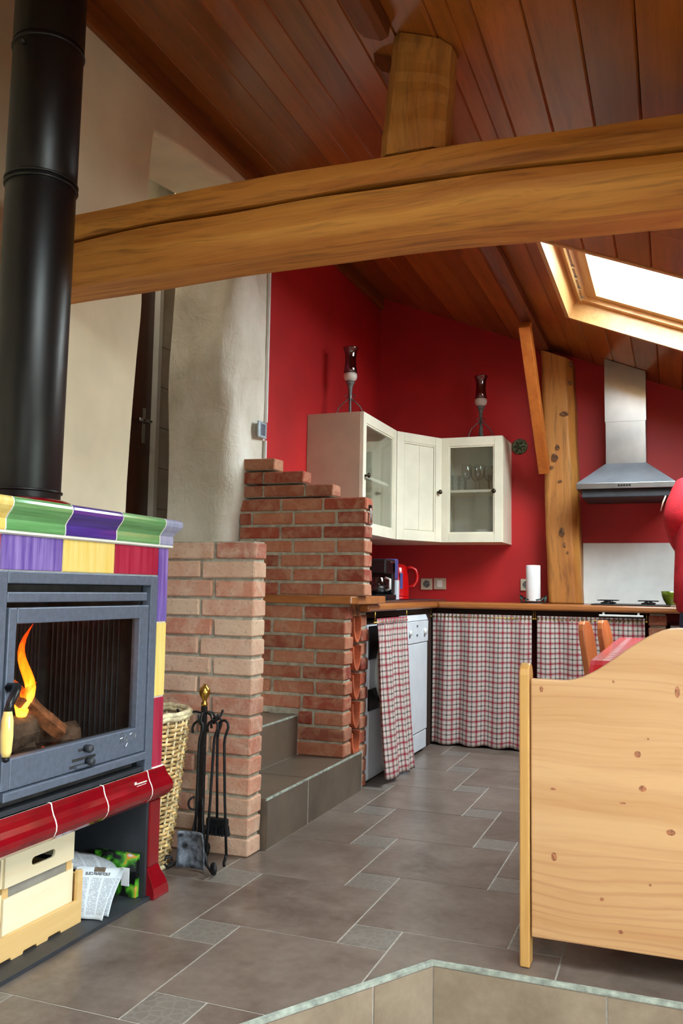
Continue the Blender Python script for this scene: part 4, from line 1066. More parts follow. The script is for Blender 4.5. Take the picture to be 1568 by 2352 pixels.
# space behind the curtains is bounded by the walls, its shade filled with dark strips; appliances
DW = thing('dishwasher', (-1.72, 5.06, 0), 'slim white dishwasher between the red check curtains', 'dishwasher')
y0, y1, xf = 4.79, 5.312, -1.445
box('body', M['white'], DW, -2.03, xf-.03, y0, y1, .02, .80, bevel=.004)
for (x, y) in ((-1.98, y0+.04), (-1.98, y1-.04), (-1.52, y0+.04), (-1.52, y1-.04)): MB().lathe([(0, 0), (.018, 0), (.018, .021), (0, .021)], (x, y, 0), 12).build('foot', M['blackplastic'], DW)
MB().prism([(xf-.03, .802), (xf+.002, .802), (xf-.012, .836), (xf-.03, .836)], 'y', y0, y1).build('top_cap', M['white'], DW, bevel=.003)
MB().prism([(xf-.03, .670), (xf+.002, .670), (xf+.004, .799), (xf-.03, .799)], 'y', y0, y1).build('control_panel', M['white'], DW, bevel=.003)
box('door', M['white'], DW, xf-.03, xf-.002, y0, y1, .135, .666, bevel=.004)
box('plinth', M['white'], DW, xf-.035, xf-.006, y0, y1, .022, .128, bevel=.003)
for (y, r) in ((4.90, .016), (5.225, .020)): MB().lathe([(0, 0), (r, 0), (r*.9, .012), (0, .014)], (xf+.004, y, .735), 16, Matrix.Rotation(PI/2, 3, 'Y')).build('knob', M['whitematt'], DW, smooth=True)
for (y, z) in ((4.90, .712), (5.06, .715), (5.06, .770), (5.225, .708)): box('button', M['steel_blue'], DW, xf+.003, xf+.006, y-.012, y+.012, z-.007, z+.007, bevel=.002)
WM = thing('washing_machine', (-1.74, 4.52, 0), 'white washing machine half hidden behind the narrow check curtain', 'washing machine')
box('body', M['white'], WM, -2.03, -1.475, 4.262, 4.775, .012, .80, bevel=.006)
for (x, y) in ((-1.98, 4.32), (-1.98, 4.72), (-1.52, 4.32), (-1.52, 4.72)): MB().lathe([(0, 0), (.018, 0), (.018, .013), (0, .013)], (x, y, 0), 12).build('foot', M['blackplastic'], WM)
box('front_panel', M['white'], WM, -1.476, -1.468, 4.266, 4.771, .02, .360, bevel=.002)
box('dark_band', M['blackplastic'], WM, -1.476, -1.469, 4.266, 4.771, .364, .470)
box('front_panel', M['white'], WM, -1.476, -1.468, 4.266, 4.771, .474, .62, bevel=.002)
MB().lathe([(.10, 0), (.165, 0), (.17, .012), (.155, .022), (.12, .024), (.10, .012)], (-1.468, 4.52, .55), 32, Matrix.Rotation(PI/2, 3, 'Y')).build('door_ring', M['whitematt'], WM, smooth=True)
box('control_panel', M['blackplastic'], WM, -1.476, -1.469, 4.266, 4.771, .624, .796, bevel=.002)
OV = thing('white_oven', (.28, 5.8, 0), 'white oven under the worktop beside the brick pier', 'oven')
box('body', M['white'], OV, -.025, .56, 5.56, 6.05, .02, .80, bevel=.004)
for (x, y) in ((.03, 5.62), (.50, 5.62), (.03, 6.0), (.50, 6.0)): MB().lathe([(0, 0), (.018, 0), (.018, .021), (0, .021)], (x, y, 0), 12).build('foot', M['blackplastic'], OV)
box('control_panel', M['white'], OV, -.022, .557, 5.545, 5.56, .69, .795, bevel=.003); box('door', M['white'], OV, -.022, .557, 5.54, 5.56, .14, .68, bevel=.003)
box('pane', M['blackplastic'], OV, .06, .47, 5.537, 5.541, .25, .56); MB().tube([(.04, 5.515, .63), (.50, 5.515, .63)], .010, 10).build('handle', M['inox'], OV, smooth=True)
for k in range(5): MB().lathe([(0, 0), (.018, 0), (.015, .018), (0, .02)], (.05+k*.10, 5.545, .74), 14, Matrix.Rotation(PI/2, 3, 'X')).build('knob', M['blackplastic'], OV, smooth=True)
RL = thing('white_rail', (-.30, 5.50, .846), 'white rail fixed under the worktop below the hob', 'rail')
box('bar', M['whitematt'], RL, -.427, -.172, 5.487, 5.497, .846, .858, bevel=.003)
for x in (-.40, -.20): box('bracket', M['whitematt'], RL, x-.006, x+.006, 5.489, 5.495, .858, .8715)

# ================================================================== KITCHEN: ON THE WORKTOP
ZT = .9125
SK = thing('sink', (-1.73, 5.22, ZT), 'stainless steel sink top let into the worktop by the window corner', 'sink')
SK['label'] = 'stainless steel sink drainer lying on the worktop under the coffee maker'
MB().box(-1.96, -1.50, 4.42, 5.95, ZT, ZT+.004).build('drainer', M['inox'], SK, bevel=.002)
for k in range(8): box('ridge', M['inox'], SK, -1.90, -1.56, 5.02+k*.05, 5.032+k*.05, ZT+.004, ZT+.008, bevel=.002)
MB().box(-1.97, -1.95, 4.41, 5.96, ZT, ZT+.012).box(-1.51, -1.49, 4.41, 5.96, ZT, ZT+.010).box(-1.97, -1.49, 5.94, 5.96, ZT, ZT+.012).build('rim', M['inox'], SK, bevel=.003)
ZS = ZT+.0085
CM = thing('coffee_maker', (-1.80, 5.40, ZS), 'black filter coffee maker with violet water tank on the drainer', 'coffee maker')
cx, cy = -1.80, 5.40
box('base', M['blackplastic'], CM, cx-.09, cx+.09, cy-.11, cy+.10, ZS, ZS+.035, bevel=.01)
box('column', M['blackplastic'], CM, cx-.08, cx+.08, cy+.045, cy+.10, ZS+.035, ZS+.255, bevel=.008)
box('tank', M['bluetank'], CM, cx-.082, cx+.086, cy+.095, cy+.155, ZS+.13, ZS+.27, bevel=.012)
box('filter_head', M['blackplastic'], CM, cx-.08, cx+.08, cy-.10, cy+.10, ZS+.165, ZS+.262, bevel=.012)
box('switch_strip', M['inox'], CM, cx+.079, cx+.084, cy+.0, cy+.075, ZS+.238, ZS+.250)
MB().lathe([(0, .0), (.055, .0), (.064, .02), (.066, .07), (.050, .105), (.048, .115), (0, .115)], (cx+.01, cy-.035, ZS+.036), 24).build('jug', M['winepane'], CM, smooth=True)
MB().lathe([(0, .0), (.052, .0), (.060, .02), (.061, .055), (0, .055)], (cx+.01, cy-.035, ZS+.039), 24).build('coffee', M['blackplastic'], CM, smooth=True)
MB().tube([(cx+.065, cy-.06, ZS+.14), (cx+.10, cy-.075, ZS+.13), (cx+.10, cy-.075, ZS+.07), (cx+.07, cy-.062, ZS+.06)], .008, 8).build('jug_handle', M['whitematt'], CM, smooth=True)
box('white_panel', M['white'], CM, cx+.02, cx+.09, cy+.115, cy+.160, ZS, ZS+.128, bevel=.004)
KT = thing('kettle', (-1.80, 5.80, ZS), 'glossy red electric kettle standing on the drainer', 'kettle')
kx, ky = -1.80, 5.795
MB().lathe([(0, 0), (.085, 0), (.088, .01), (.084, .018), (0, .018)], (kx, ky, ZS), 28).build('base', M['kettle'], KT, smooth=True)
MB().lathe([(0, .018), (.082, .018), (.085, .03), (.083, .10), (.076, .17), (.069, .215), (.060, .235), (.03, .246), (0, .248)], (kx, ky, ZS), 28).build('body', M['kettle'], KT, smooth=True)
dirv = Vector((.78, -.62, 0)); gw = Vector((.62, .78, 0))
MB().obox(Vector((kx, ky, ZS+.125))+Vector((.62, -.78, 0)).normalized()*.080, Vector((.78, .62, 0))*.011, Vector((.62, -.78, 0))*.006, Vector((0, 0, .055))).build('level_window', M['bluetank'], KT, bevel=.004)
hd_ = Vector((.93, .36, 0)).normalized(); pts = [Vector((kx, ky, ZS))+hd_*r+Vector((0, 0, z)) for r, z in ((.064, .215), (.10, .222), (.130, .205), (.142, .165), (.138, .125), (.118, .095), (.080, .085))]
MB().tube(pts, .011, 10).build('handle', M['kettle'], KT, smooth=True)
# paper towel on holder, wire basket, hob, bowl
PT = thing('paper_towel', (-.872, 5.85, ZT), 'white roll of paper towel standing in the wire basket', 'paper towel')
MB().lathe([(.018, .012), (.046, .012), (.047, .016), (.047, .246), (.045, .25), (.018, .25)], (-.872, 5.85, ZT), 32).build('roll', M['paper'], PT, smooth=True)
MB().lathe([(.016, .010), (.018, .010), (.018, .252), (.016, .252)], (-.872, 5.85, ZT), 20).build('core', M['tray'], PT, smooth=True)
WB = thing('wire_basket', (-.872, 5.85, ZT), 'dark green wire tray on the worktop around the paper towel', 'wire tray')
mb = MB()
def wz(q): return .022+.030*abs(math.cos(q))**3
mb.tube([(-.872+.088*math.cos(2*PI*i/40), 5.85+.040*math.sin(2*PI*i/40)-.0, ZT+wz(2*PI*i/40)) for i in range(40)], .0035, 6, closed=True)
mb.tube([(-.872+.080*math.cos(2*PI*i/40), 5.85+.038*math.sin(2*PI*i/40), ZT+.004) for i in range(40)], .0035, 6, closed=True)
mb.build('hoop', M['iron'], WB, smooth=True)
M['greenglass'] = plain('dark_green_metal', (74, 104, 92), .3, .3, var=.4, scale=60)
for i in range(14):
    q = 2*PI*i/14
    MB().tube([(-.872+.080*math.cos(q), 5.85+.038*math.sin(q), ZT+.004), (-.872+.088*math.cos(q+.22), 5.85+.040*math.sin(q+.22), ZT+wz(q+.22))], .006, 6, flat=.5).build('leaf_bar', M['greenglass'], WB, smooth=True)
MB().lathe([(0, .001), (.0, .001), (.05, .001), (.05, .008), (0, .008)], (-.872, 5.85, ZT), 24).build('plate', M['iron'], WB)
HB = thing('hob', (-.30, 5.78, ZT), 'black hob with iron pan supports set in the worktop', 'hob')
box('plate', M['blackplastic'], HB, -.48, -.02, 5.56, 5.99, ZT, ZT+.008, bevel=.003)
for (x, y) in ((-.39, 5.68), (-.15, 5.68), (-.39, 5.88), (-.15, 5.88)):
    MB().lathe([(0, .008), (.042, .008), (.040, .016), (.022, .020), (.020, .026), (0, .026)], (x, y, ZT), 20).build('burner', M['iron'], HB, smooth=True)
    MB().box(x-.06, x+.06, y-.003, y+.003, ZT+.026, ZT+.032).box(x-.003, x+.003, y-.06, y+.06, ZT+.026, ZT+.032).build('pan_support', M['iron'], HB)
for x in (-.36, -.145): MB().lathe([(0, .008), (.012, .008), (.010, .026), (.0, .028)], (x, 5.60, ZT), 14).build('knob', M['blackplastic'], HB, smooth=True)
BO = MB().lathe([(0, 0), (.030, 0), (.032, .006), (.046, .028), (.056, .056), (.060, .082), (.056, .083), (.050, .055), (.036, .024), (0, .010)], (-.015, 5.66, ZT+.0085), 32).build('bowl', M['bowl'], None, smooth=True, org='base')
tag(BO, 'olive green glazed bowl on the worktop beside the hob', 'bowl')
# splash panel and hood
tag(box('splash_panel', M['splash'], None, -.572, .02, 6.082, 6.098, .9135, 1.322, org='base', bevel=.001), 'white splash panel on the red wall behind the hob', 'splash panel')
HD = thing('range_hood', (-.27, 5.85, 1.63), 'stainless steel pyramid extractor hood with chimney on the red wall', 'range hood')
x0, x1, ya, yb = -.565, .020, 5.60, 6.096; cxl, cxr, cya = -.405, -.150, 5.84
MB().box(x0, x1, ya, yb, 1.635, 1.672).build('rim', M['inox'], HD, bevel=.003)
MB().add([(x0,ya,1.672),(x1,ya,1.672),(x1,yb,1.672),(x0,yb,1.672),(cxl,cya,1.825),(cxr,cya,1.825),(cxr,yb,1.825),(cxl,yb,1.825)], [(3,2,1,0),(4,5,6,7),(0,1,5,4),(1,2,6,5),(2,3,7,6),(3,0,4,7)]).build('canopy', M['inox_hood'], HD, bevel=.003)
MB().box(cxl+.003, cxr-.003, cya+.003, yb, 1.825, 2.14).build('chimney', M['inox'], HD, bevel=.002)
MB().add([(cxl,cya,2.10),(cxr,cya,2.10),(cxr,yb,2.10),(cxl,yb,2.10),(cxl,cya,zc(cxl)-.004),(cxr,cya,zc(cxr)-.004),(cxr,yb,zc(cxr)-.004),(cxl,yb,zc(cxl)-.004)], [(3,2,1,0),(4,5,6,7),(0,1,5,4),(1,2,6,5),(2,3,7,6),(3,0,4,7)]).build('chimney', M['inox'], HD)
box('filter_tray', M['steel_dark'], HD, x0+.03, x1-.03, ya+.03, yb-.03, 1.585, 1.635, bevel=.004)
for k in range(5): box('button', M['blackplastic'], HD, -.315+k*.016, -.303+k*.016, ya-.003, ya+.001, 1.648, 1.660, bevel=.001)

# ================================================================== WALL CABINETS
ZB, ZTOP = 1.312, 2.030
def knob(p, n, par):
    q = Vector(n).to_track_quat('Z', 'Y').to_matrix()
    MB().lathe([(0, 0), (.008, 0), (.006, .010), (.009, .016), (.0155, .021), (.016, .027), (.010, .033), (0, .034)], p, 18, q).build('knob', M['antique'], par, smooth=True)
def cab_door(par, A, B, z0, z1, nrm, glazed, knob_at, sw=.055):
    """door between floor points A and B (front plane), nrm outward"""
    A, B, nrm = Vector(A), Vector(B), Vector(nrm).normalized(); d = (B-A).normalized(); L = (B-A).length; t = .02
    def part(u0, u1, v0, v1, o0, o1, name, mat, p, bevel=.002):
        c = A+d*((u0+u1)/2)+nrm*((o0+o1)/2)+Vector((0, 0, (v0+v1)/2))
        return MB().obox(c, d*((u1-u0)/2), nrm*((o1-o0)/2), Vector((0, 0, (v1-v0)/2))).build(name, mat, p, bevel=bevel)
    D_ = part(.002, sw, z0, z1, 0, t, 'door', M['cream'], par)
    part(L-sw, L-.002, z0, z1, 0, t, 'stile', M['cream'], D_); part(sw+.0008, L-sw-.0008, z1-.06, z1, 0, t-.0006, 'rail', M['cream'], D_); part(sw+.0008, L-sw-.0008, z0, z0+.06, 0, t-.0006, 'rail', M['cream'], D_)
    for (u0, u1, v0, v1) in ((sw, sw+.010, z0+.06, z1-.06), (L-sw-.010, L-sw, z0+.06, z1-.06), (sw+.010, L-sw-.010, z1-.07, z1-.06), (sw+.010, L-sw-.010, z0+.06, z0+.07)): part(u0, u1, v0, v1, .002, t-.006, 'bead', M['cream'], D_)
    if glazed: part(sw+.008, L-sw-.008, z0+.068, z1-.068, .006, .010, 'pane', M['cabpane'], D_, 0)
    else:
        n = 2; w = (L-2*sw-.024)/n
        for k in range(n): part(sw+.012+k*w+.0008, sw+.012+(k+1)*w-.0008, z0+.072, z1-.072, .004, .011, 'plank', M['cream'], D_, .003)
    u = knob_at*L; p = A+d*u+nrm*t+Vector((0, 0, z0+(z1-z0)*.475)); knob(p, nrm, D_)
    return D_
ca = thing('wall_cabinet', (-1.87, 5.07, ZB), 'cream glazed wall cabinet on the side wall above the coffee maker', 'cabinet')
xf = -1.708
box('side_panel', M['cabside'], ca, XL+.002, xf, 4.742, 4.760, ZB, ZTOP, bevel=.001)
box('side_panel', M['cream'], ca, XL+.002, xf, 5.384, 5.402, ZB, ZTOP); box('top_panel', M['cream'], ca, XL+.002, xf, 4.760, 5.384, ZTOP-.018, ZTOP); box('bottom_panel', M['cream'], ca, XL+.002, xf, 4.760, 5.384, ZB, ZB+.018)
box('back_panel', M['cabin'], ca, XL+.002, XL+.012, 4.760, 5.384, ZB+.018, ZTOP-.018); box('shelf', M['cream'], ca, XL+.012, xf-.02, 4.760, 5.384, 1.655, 1.673)
cab_door(ca, (xf, 4.742, 0), (xf, 5.402, 0), ZB, ZTOP, (1, 0, 0), True, .055)
cb = thing('wall_cabinet', (-1.80, 5.85, ZB), 'cream corner wall cabinet with boarded door between glazed cabinets', 'cabinet')
P = [(-2.047, 5.405), (-1.708, 5.405), (-1.487, 5.772), (-1.487, 6.097), (-2.047, 6.097)]
MB().prism(P, 'z', ZB, ZTOP).build('body', M['cream'], cb)
n = Vector((.367, -.221, 0)).normalized()
cab_door(cb, (-1.704, 5.412, 0), (-1.489, 5.768, 0), ZB+.001, ZTOP-.001, (5.768-5.412, -(-1.489+1.704), 0), False, .90, .062)
cc = thing('wall_cabinet', (-1.27, 5.93, ZB), 'cream glazed wall cabinet on the back wall with wine glasses', 'cabinet')
xa, xb, yf = -1.482, -1.058, 5.772
box('side_panel', M['cream'], cc, xa, xa+.018, yf, 6.097, ZB, ZTOP); box('side_panel', M['cream'], cc, xb-.018, xb, yf, 6.097, ZB, ZTOP)
box('top_panel', M['cream'], cc, xa+.018, xb-.018, yf, 6.097, ZTOP-.018, ZTOP); box('bottom_panel', M['cream'], cc, xa+.018, xb-.018, yf, 6.097, ZB, ZB+.018)
box('back_panel', M['cabin'], cc, xa+.018, xb-.018, 6.087, 6.097, ZB+.018, ZTOP-.018); box('shelf', M['cream'], cc, xa+.018, xb-.018, yf+.02, 6.087, 1.655, 1.673)
cab_door(cc, (xa, yf, 0), (xb, yf, 0), ZB, ZTOP, (0, -1, 0), True, .87)
def wineglass(x, y, z, s=1.0, label='clear stemmed wine glass on the glazed cabinet shelf', h=1.0, grp='wine glasses in the cabinet'):
    pr = [(0, 0), (.034, .001), (.033, .004), (.006, .010), (.0045, .05*h), (.005, .075*h), (.020, .085*h), (.032, .105*h), (.036, .13*h), (.033, .165*h), (.029, .185*h), (.0275, .185*h), (.031, .165*h), (.034, .13*h), (.030, .107*h), (.016, .088*h), (0, .083*h)]
    tag(MB().lathe([(r*s, q*s) for r, q in pr], (x, y, z), 20).build('wine_glass', M['winepane'], None, smooth=True, org='base'), label, 'glass', grp)
for (x, y) in ((-1.335, 5.90), (-1.245, 5.905), (-1.29, 5.99), (-1.20, 6.0)): wineglass(x, y, 1.6735, 1.02)
for (x, y) in ((-1.405, 5.88), (-1.385, 5.97), (-1.155, 5.90)):
    tag(MB().lathe([(0, 0), (.028, 0), (.034, .11), (.032, .11), (.027, .006), (0, .005)], (x, y, 1.6735), 18).build('tumbler', M['winepane'], None, smooth=True, org='base'), 'straight clear tumbler beside the wine glasses on the shelf', 'glass', 'tumblers in the cabinet')
for (x, y) in ((-1.93, 4.95), (-1.93, 5.06), (-1.86, 5.0), (-1.93, 5.18)):
    tag(MB().lathe([(0, 0), (.030, 0), (.036, .12), (.034, .12), (.029, .006), (0, .005)], (x, y, 1.6735), 18).build('tumbler', M['winepane'], None, smooth=True, org='base'), 'clear tumbler inside the side wall cabinet', 'glass', 'tumblers in the side cabinet')
for k, (x, y, r, hh, lb) in enumerate(((-1.375, 5.90, .062, .055, 'white bowl at the bottom of the glazed cabinet'), (-1.20, 5.94, .085, .075, 'large pale bowl at the bottom right of the glazed cabinet'))):
    tag(MB().lathe([(0, 0), (r*.5, 0), (r*.6, .006), (r*.95, hh*.7), (r, hh), (r*.96, hh), (r*.9, hh*.7), (r*.5, .012), (0, .010)], (x, y, ZB+.0185), 26).build('dish', M['whitematt'], None, smooth=True, org='base'), lb, 'bowl')
# hurricane candle holders on the cabinets
def lantern(x, y, z, label):
    T = thing('candle_lantern', (x, y, z), label, 'candle holder')
    MB().lathe([(0, .004), (.012, .004), (.012, .02), (.009, .06), (.008, .13), (.012, .18), (.016, .215), (.026, .232), (.028, .240), (.020, .246), (0, .246)], (x, y, z), 20).build('stem', M['pewter'], T, smooth=True)
    MB().lathe([(0, .246), (.020, .246), (.038, .258), (.043, .275), (.041, .292), (.034, .298), (0, .296)], (x, y, z), 24).build('candle_cup', M['wax'], T, smooth=True)
    MB().lathe([(.035, .296), (.042, .305), (.036, .34), (.033, .38), (.036, .42), (.044, .448), (.050, .455), (.048, .458), (.041, .449), (.034, .42), (.031, .38), (.034, .34), (.039, .306), (.033, .298)], (x, y, z), 28).build('glass_shade', M['amethyst'], T, smooth=True)
    for k in range(4):
        q = PI/4*0+.35+k*PI/2; d = Vector((math.cos(q), math.sin(q), 0)); P0 = Vector((x, y, z))
        MB().tube([P0+d*.006+Vector((0, 0, .135)), P0+d*.03+Vector((0, 0, .118)), P0+d*.065+Vector((0, 0, .085)), P0+d*.082+Vector((0, 0, .045)), P0+d*.086+Vector((0, 0, .012)), P0+d*.094+Vector((0, 0, .004))], .0035, 6).build('leg', M['pewter'], T, smooth=True)
        MB().tube([P0+d*(.02+.012*math.cos(a))+Vector((0, 0, .148+.012*math.sin(a))) for a in [i*.6 for i in range(9)]], .0025, 5).build('curl', M['pewter'], T, smooth=True)
lantern(-1.865, 4.98, ZTOP+.0005, 'amethyst glass candle holder on top of the side wall cabinet')
lantern(-1.242, 5.93, ZTOP+.0005, 'amethyst glass candle holder on top of the back wall cabinet')
# round wall plaque, sockets, switch, trunking, hanging opener
pq = MB().lathe([(0, 0), (.052, 0), (.056, .006), (.050, .012), (.044, .008), (.030, .012), (.012, .014), (.008, .020), (0, .021)], (-1.0, 6.098, 2.005), 28, Matrix.Rotation(PI/2, 3, 'X')).build('wall_plaque', M['bronzeplate'], None, smooth=True, org=(-1.0, 6.098, 2.005))
tag(pq, 'small round green bronze plaque hanging beside the back cabinet', 'plaque')
for i in range(6):
    q = i*PI/3; MB().obox((-1.0+.027*math.cos(q), 6.084, 2.005+.027*math.sin(q)), Vector((math.cos(q), 0, math.sin(q)))*.013, Vector((0, .003, 0)), Vector((-math.sin(q), 0, math.cos(q)))*.004).build('petal', M['antique'], pq, bevel=.001)
def wallbox(name, label, cat, c, ax, w, h, mat, inner, group=None):
    T = thing(name, c, label, cat, group); x, y, z = c
    if ax == 'y':
        box('plate', mat, T, x-w/2, x+w/2, y-.012, y, z-h/2, z+h/2, bevel=.004)
        if inner == 'socket':
            MB().lathe([(.0, .0), (.022, .0), (.024, .002), (.026, .0), (.026, -.002), (0, -.002)], (x, y-.0125, z), 20, Matrix.Rotation(PI/2, 3, 'X')).build('well', M['pewter'], T)
            for d in (-.009, .009): MB().lathe([(0, 0), (.0028, 0), (.0028, .003), (0, .003)], (x+d, y-.013, z), 8, Matrix.Rotation(PI/2, 3, 'X')).build('hole', M['blackplastic'], T)
        else: box('rocker', M['whitematt'], T, x-.02, x+.02, y-.016, y-.012, z-.026, z+.026, bevel=.003)
    else:
        box('plate', mat, T, x, x+.012, y-w/2, y+w/2, z-h/2, z+h/2, bevel=.004)
        MB().obox((x+.014, y, z), (.003, 0, 0), (0, .020, 0), (0, 0, .030)).build('rocker', M['steel_blue'], T, bevel=.004)
    return T
wallbox('wall_socket', 'beige wall socket partly behind the kettle handle', 'socket', (-1.668, 6.099, 1.030), 'y', .086, .082, M['socket'], 'socket')
wallbox('light_switch', 'beige double wall switch to the right of the socket', 'switch', (-1.570, 6.099, 1.034), 'y', .090, .082, M['socket'], 'switch')
wallbox('wall_socket', 'beige wall socket behind the paper towel roll', 'socket', (-.955, 6.099, 1.034), 'y', .080, .082, M['socket'], 'socket')
wallbox('light_switch', 'grey light switch on the white pier above the brick steps', 'switch', (-2.044, 4.112, 1.823), 'x', .096, .088, M['switch'], None)
CT = thing('cable_trunking', (-2.045, 4.166, 1.646), 'thin white cable trunking where white pier meets red wall', 'trunking')
box('channel', M['whitematt'], CT, -2.049, -2.034, 4.158, 4.172, 1.872, 3.02, bevel=.002); box('channel', M['whitematt'], CT, -2.049, -2.034, 4.154, 4.168, 1.655, 1.774, bevel=.002)
BOp = thing('bottle_opener', (-1.366, 3.95, 1.30), 'small steel bottle opener hanging on the end of the brick wall', 'bottle opener')
MB().tube([(-1.366, 3.95, 1.385), (-1.362, 3.95, 1.36), (-1.360, 3.945, 1.33), (-1.358, 3.945, 1.305)], [.006, .008, .010, .007], 8, flat=.4).build('handle', M['inox'], BOp, smooth=True)
MB().tube([(-1.358+.010*math.sin(i*.7), 3.945+.010*math.cos(i*.7), 1.305-.012*(i/9)) for i in range(10)], .002, 6).build('ring', M['inox'], BOp, smooth=True)
box('bracket', M['iron'], BOp, -1.372, -1.360, 3.938, 3.962, 1.378, 1.392, bevel=.002)
# ================================================================== BENCH, TABLE, CHAIRS
BN = thing('pine_bench', (.15, 2.62, 0), 'pine bench with a high curved back standing at the platform edge', 'bench')
def bench_top(x):
    """S-curved upper edge of the back, symmetric about the middle"""
    xm = .42; k = abs(x-xm); e = xm+.366
    t = max(0, min(1, (.70-k)/.29)); s = t*t*(3-2*t)
    return .752+.148*s
xs = [-.366+1.572*i/80 for i in range(81)]
poly = [(-.366, .080), (1.206, .080)] + [(x, bench_top(x)) for x in xs[::-1]]
BP = MB().prism(poly, 'y', 2.402, 2.428).build('back_panel', M['pine'], BN, bevel=.004)
for (x, z, rx, rz) in ((-.094, .574, .0085, .0085), (-.083, .489, .009, .008), (-.017, .387, .011, .008), (-.306, .293, .0072, .0115), (.004, .738, .006, .015), (-.186, .201, .005, .005), (-.140, .127, .007, .005), (-.068, .252, .0035, .0035), (-.307, .467, .008, .003), (-.337, .726, .005, .008), (-.152, .756, .003, .004), (-.132, .448, .008, .0025), (-.068, .535+.08, .003, .003), (.06, .30, .008, .006), (.25, .55, .009, .007)):
    MB().add([(x+rx*math.cos(2*PI*i/14), 2.4016, z+rz*math.sin(2*PI*i/14)) for i in range(14)]+[(x, 2.4010, z)], [(i, (i+1) % 14, 14) for i in range(14)]).build('knot', M['pine_knot'], BP)
def side(x0, x1):
    pts = [(2.398, .002), (2.440, .002)]
    pts = [(2.396, .002), (2.448, .002), (2.452, .10), (2.52, .16), (2.74, .16), (2.79, .10), (2.795, .002), (2.845, .002), (2.845, .60), (2.83, .625), (2.80, .635), (2.55, .62), (2.50, .64), (2.475, .70), (2.466, .762)]
    for i in range(7):
        q = PI*i/6; pts.append((2.431+.035*math.cos(q), .762+.030*math.sin(q)))
    pts += [(2.396, .758)]
    MB().prism(pts, 'x', x0, x1).build('side_panel', M['pine_post'], BN, bevel=.004)
side(-.396, -.369); side(1.209, 1.236)
box('seat', M['pine'], BN, -.366, 1.206, 2.432, 2.835, .425, .447, bevel=.003); box('front_board', M['pine'], BN, -.366, 1.206, 2.805, 2.825, .17, .425, bevel=.002)
# dining table with oilcloth
TB_ = thing('dining_table', (.17, 3.70, 0), 'wooden dining table under the red oilcloth behind the bench', 'table')
tx0, tx1, ty0, ty1, tz = -.248, .58, 2.915, 4.50, .770
box('top', M['chairwood'], TB_, tx0, tx1, ty0, ty1, tz-.03, tz-.003, bevel=.002)
for x in (tx0+.05, tx1-.11):
    for y in (ty0+.05, ty1-.26): box('leg', M['chairwood'], TB_, x, x+.06, y, y+.06, .002, tz-.03, bevel=.004)
MB().box(tx0+.06, tx0+.08, ty0+.10, ty1-.10, tz-.12, tz-.03).box(tx1-.08, tx1-.06, ty0+.10, ty1-.10, tz-.12, tz-.03).box(tx0+.1, tx1-.1, ty0+.06, ty0+.08, tz-.12, tz-.03).box(tx0+.1, tx1-.1, ty1-.08, ty1-.06, tz-.12, tz-.03).build('apron', M['chairwood'], TB_)
def cloth():
    mb = MB(); N = 24
    def top(u, v): return Vector((tx0-.004+(tx1-tx0+.008)*u, ty0-.004+(ty1-ty0+.008)*v, tz))
    mb.grid(top, 12, 20, lambda u, v: (u*(tx1-tx0), v*(ty1-ty0)))
    cn = [(tx0-.004, ty0-.004), (tx1+.004, ty0-.004), (tx1+.004, ty1+.004), (tx0-.004, ty1+.004)]
    for k in range(4):
        a, b = Vector(cn[k]), Vector(cn[(k+1) % 4]); d = (b-a); L = d.length; o = Vector((d.y, -d.x)).normalized()
        def skirt(u, v):
            p = a+d*u; fl = .018*v*(1+.5*math.sin(u*9+k)); e = 0
            q = p+o*fl + d.normalized()*((u-.5)*2*.035*v)
            return Vector((q.x, q.y, tz-.20*v))
        mb.grid(skirt, 30, 6, lambda u, v: (u*L, -v*.2))
    return mb.build('tablecloth', M['oilcloth'], None, smooth=False, org=(.17, 3.70, tz), solid=.002)
tag(cloth(), 'shiny red and white checked oilcloth draped over the dining table', 'tablecloth')
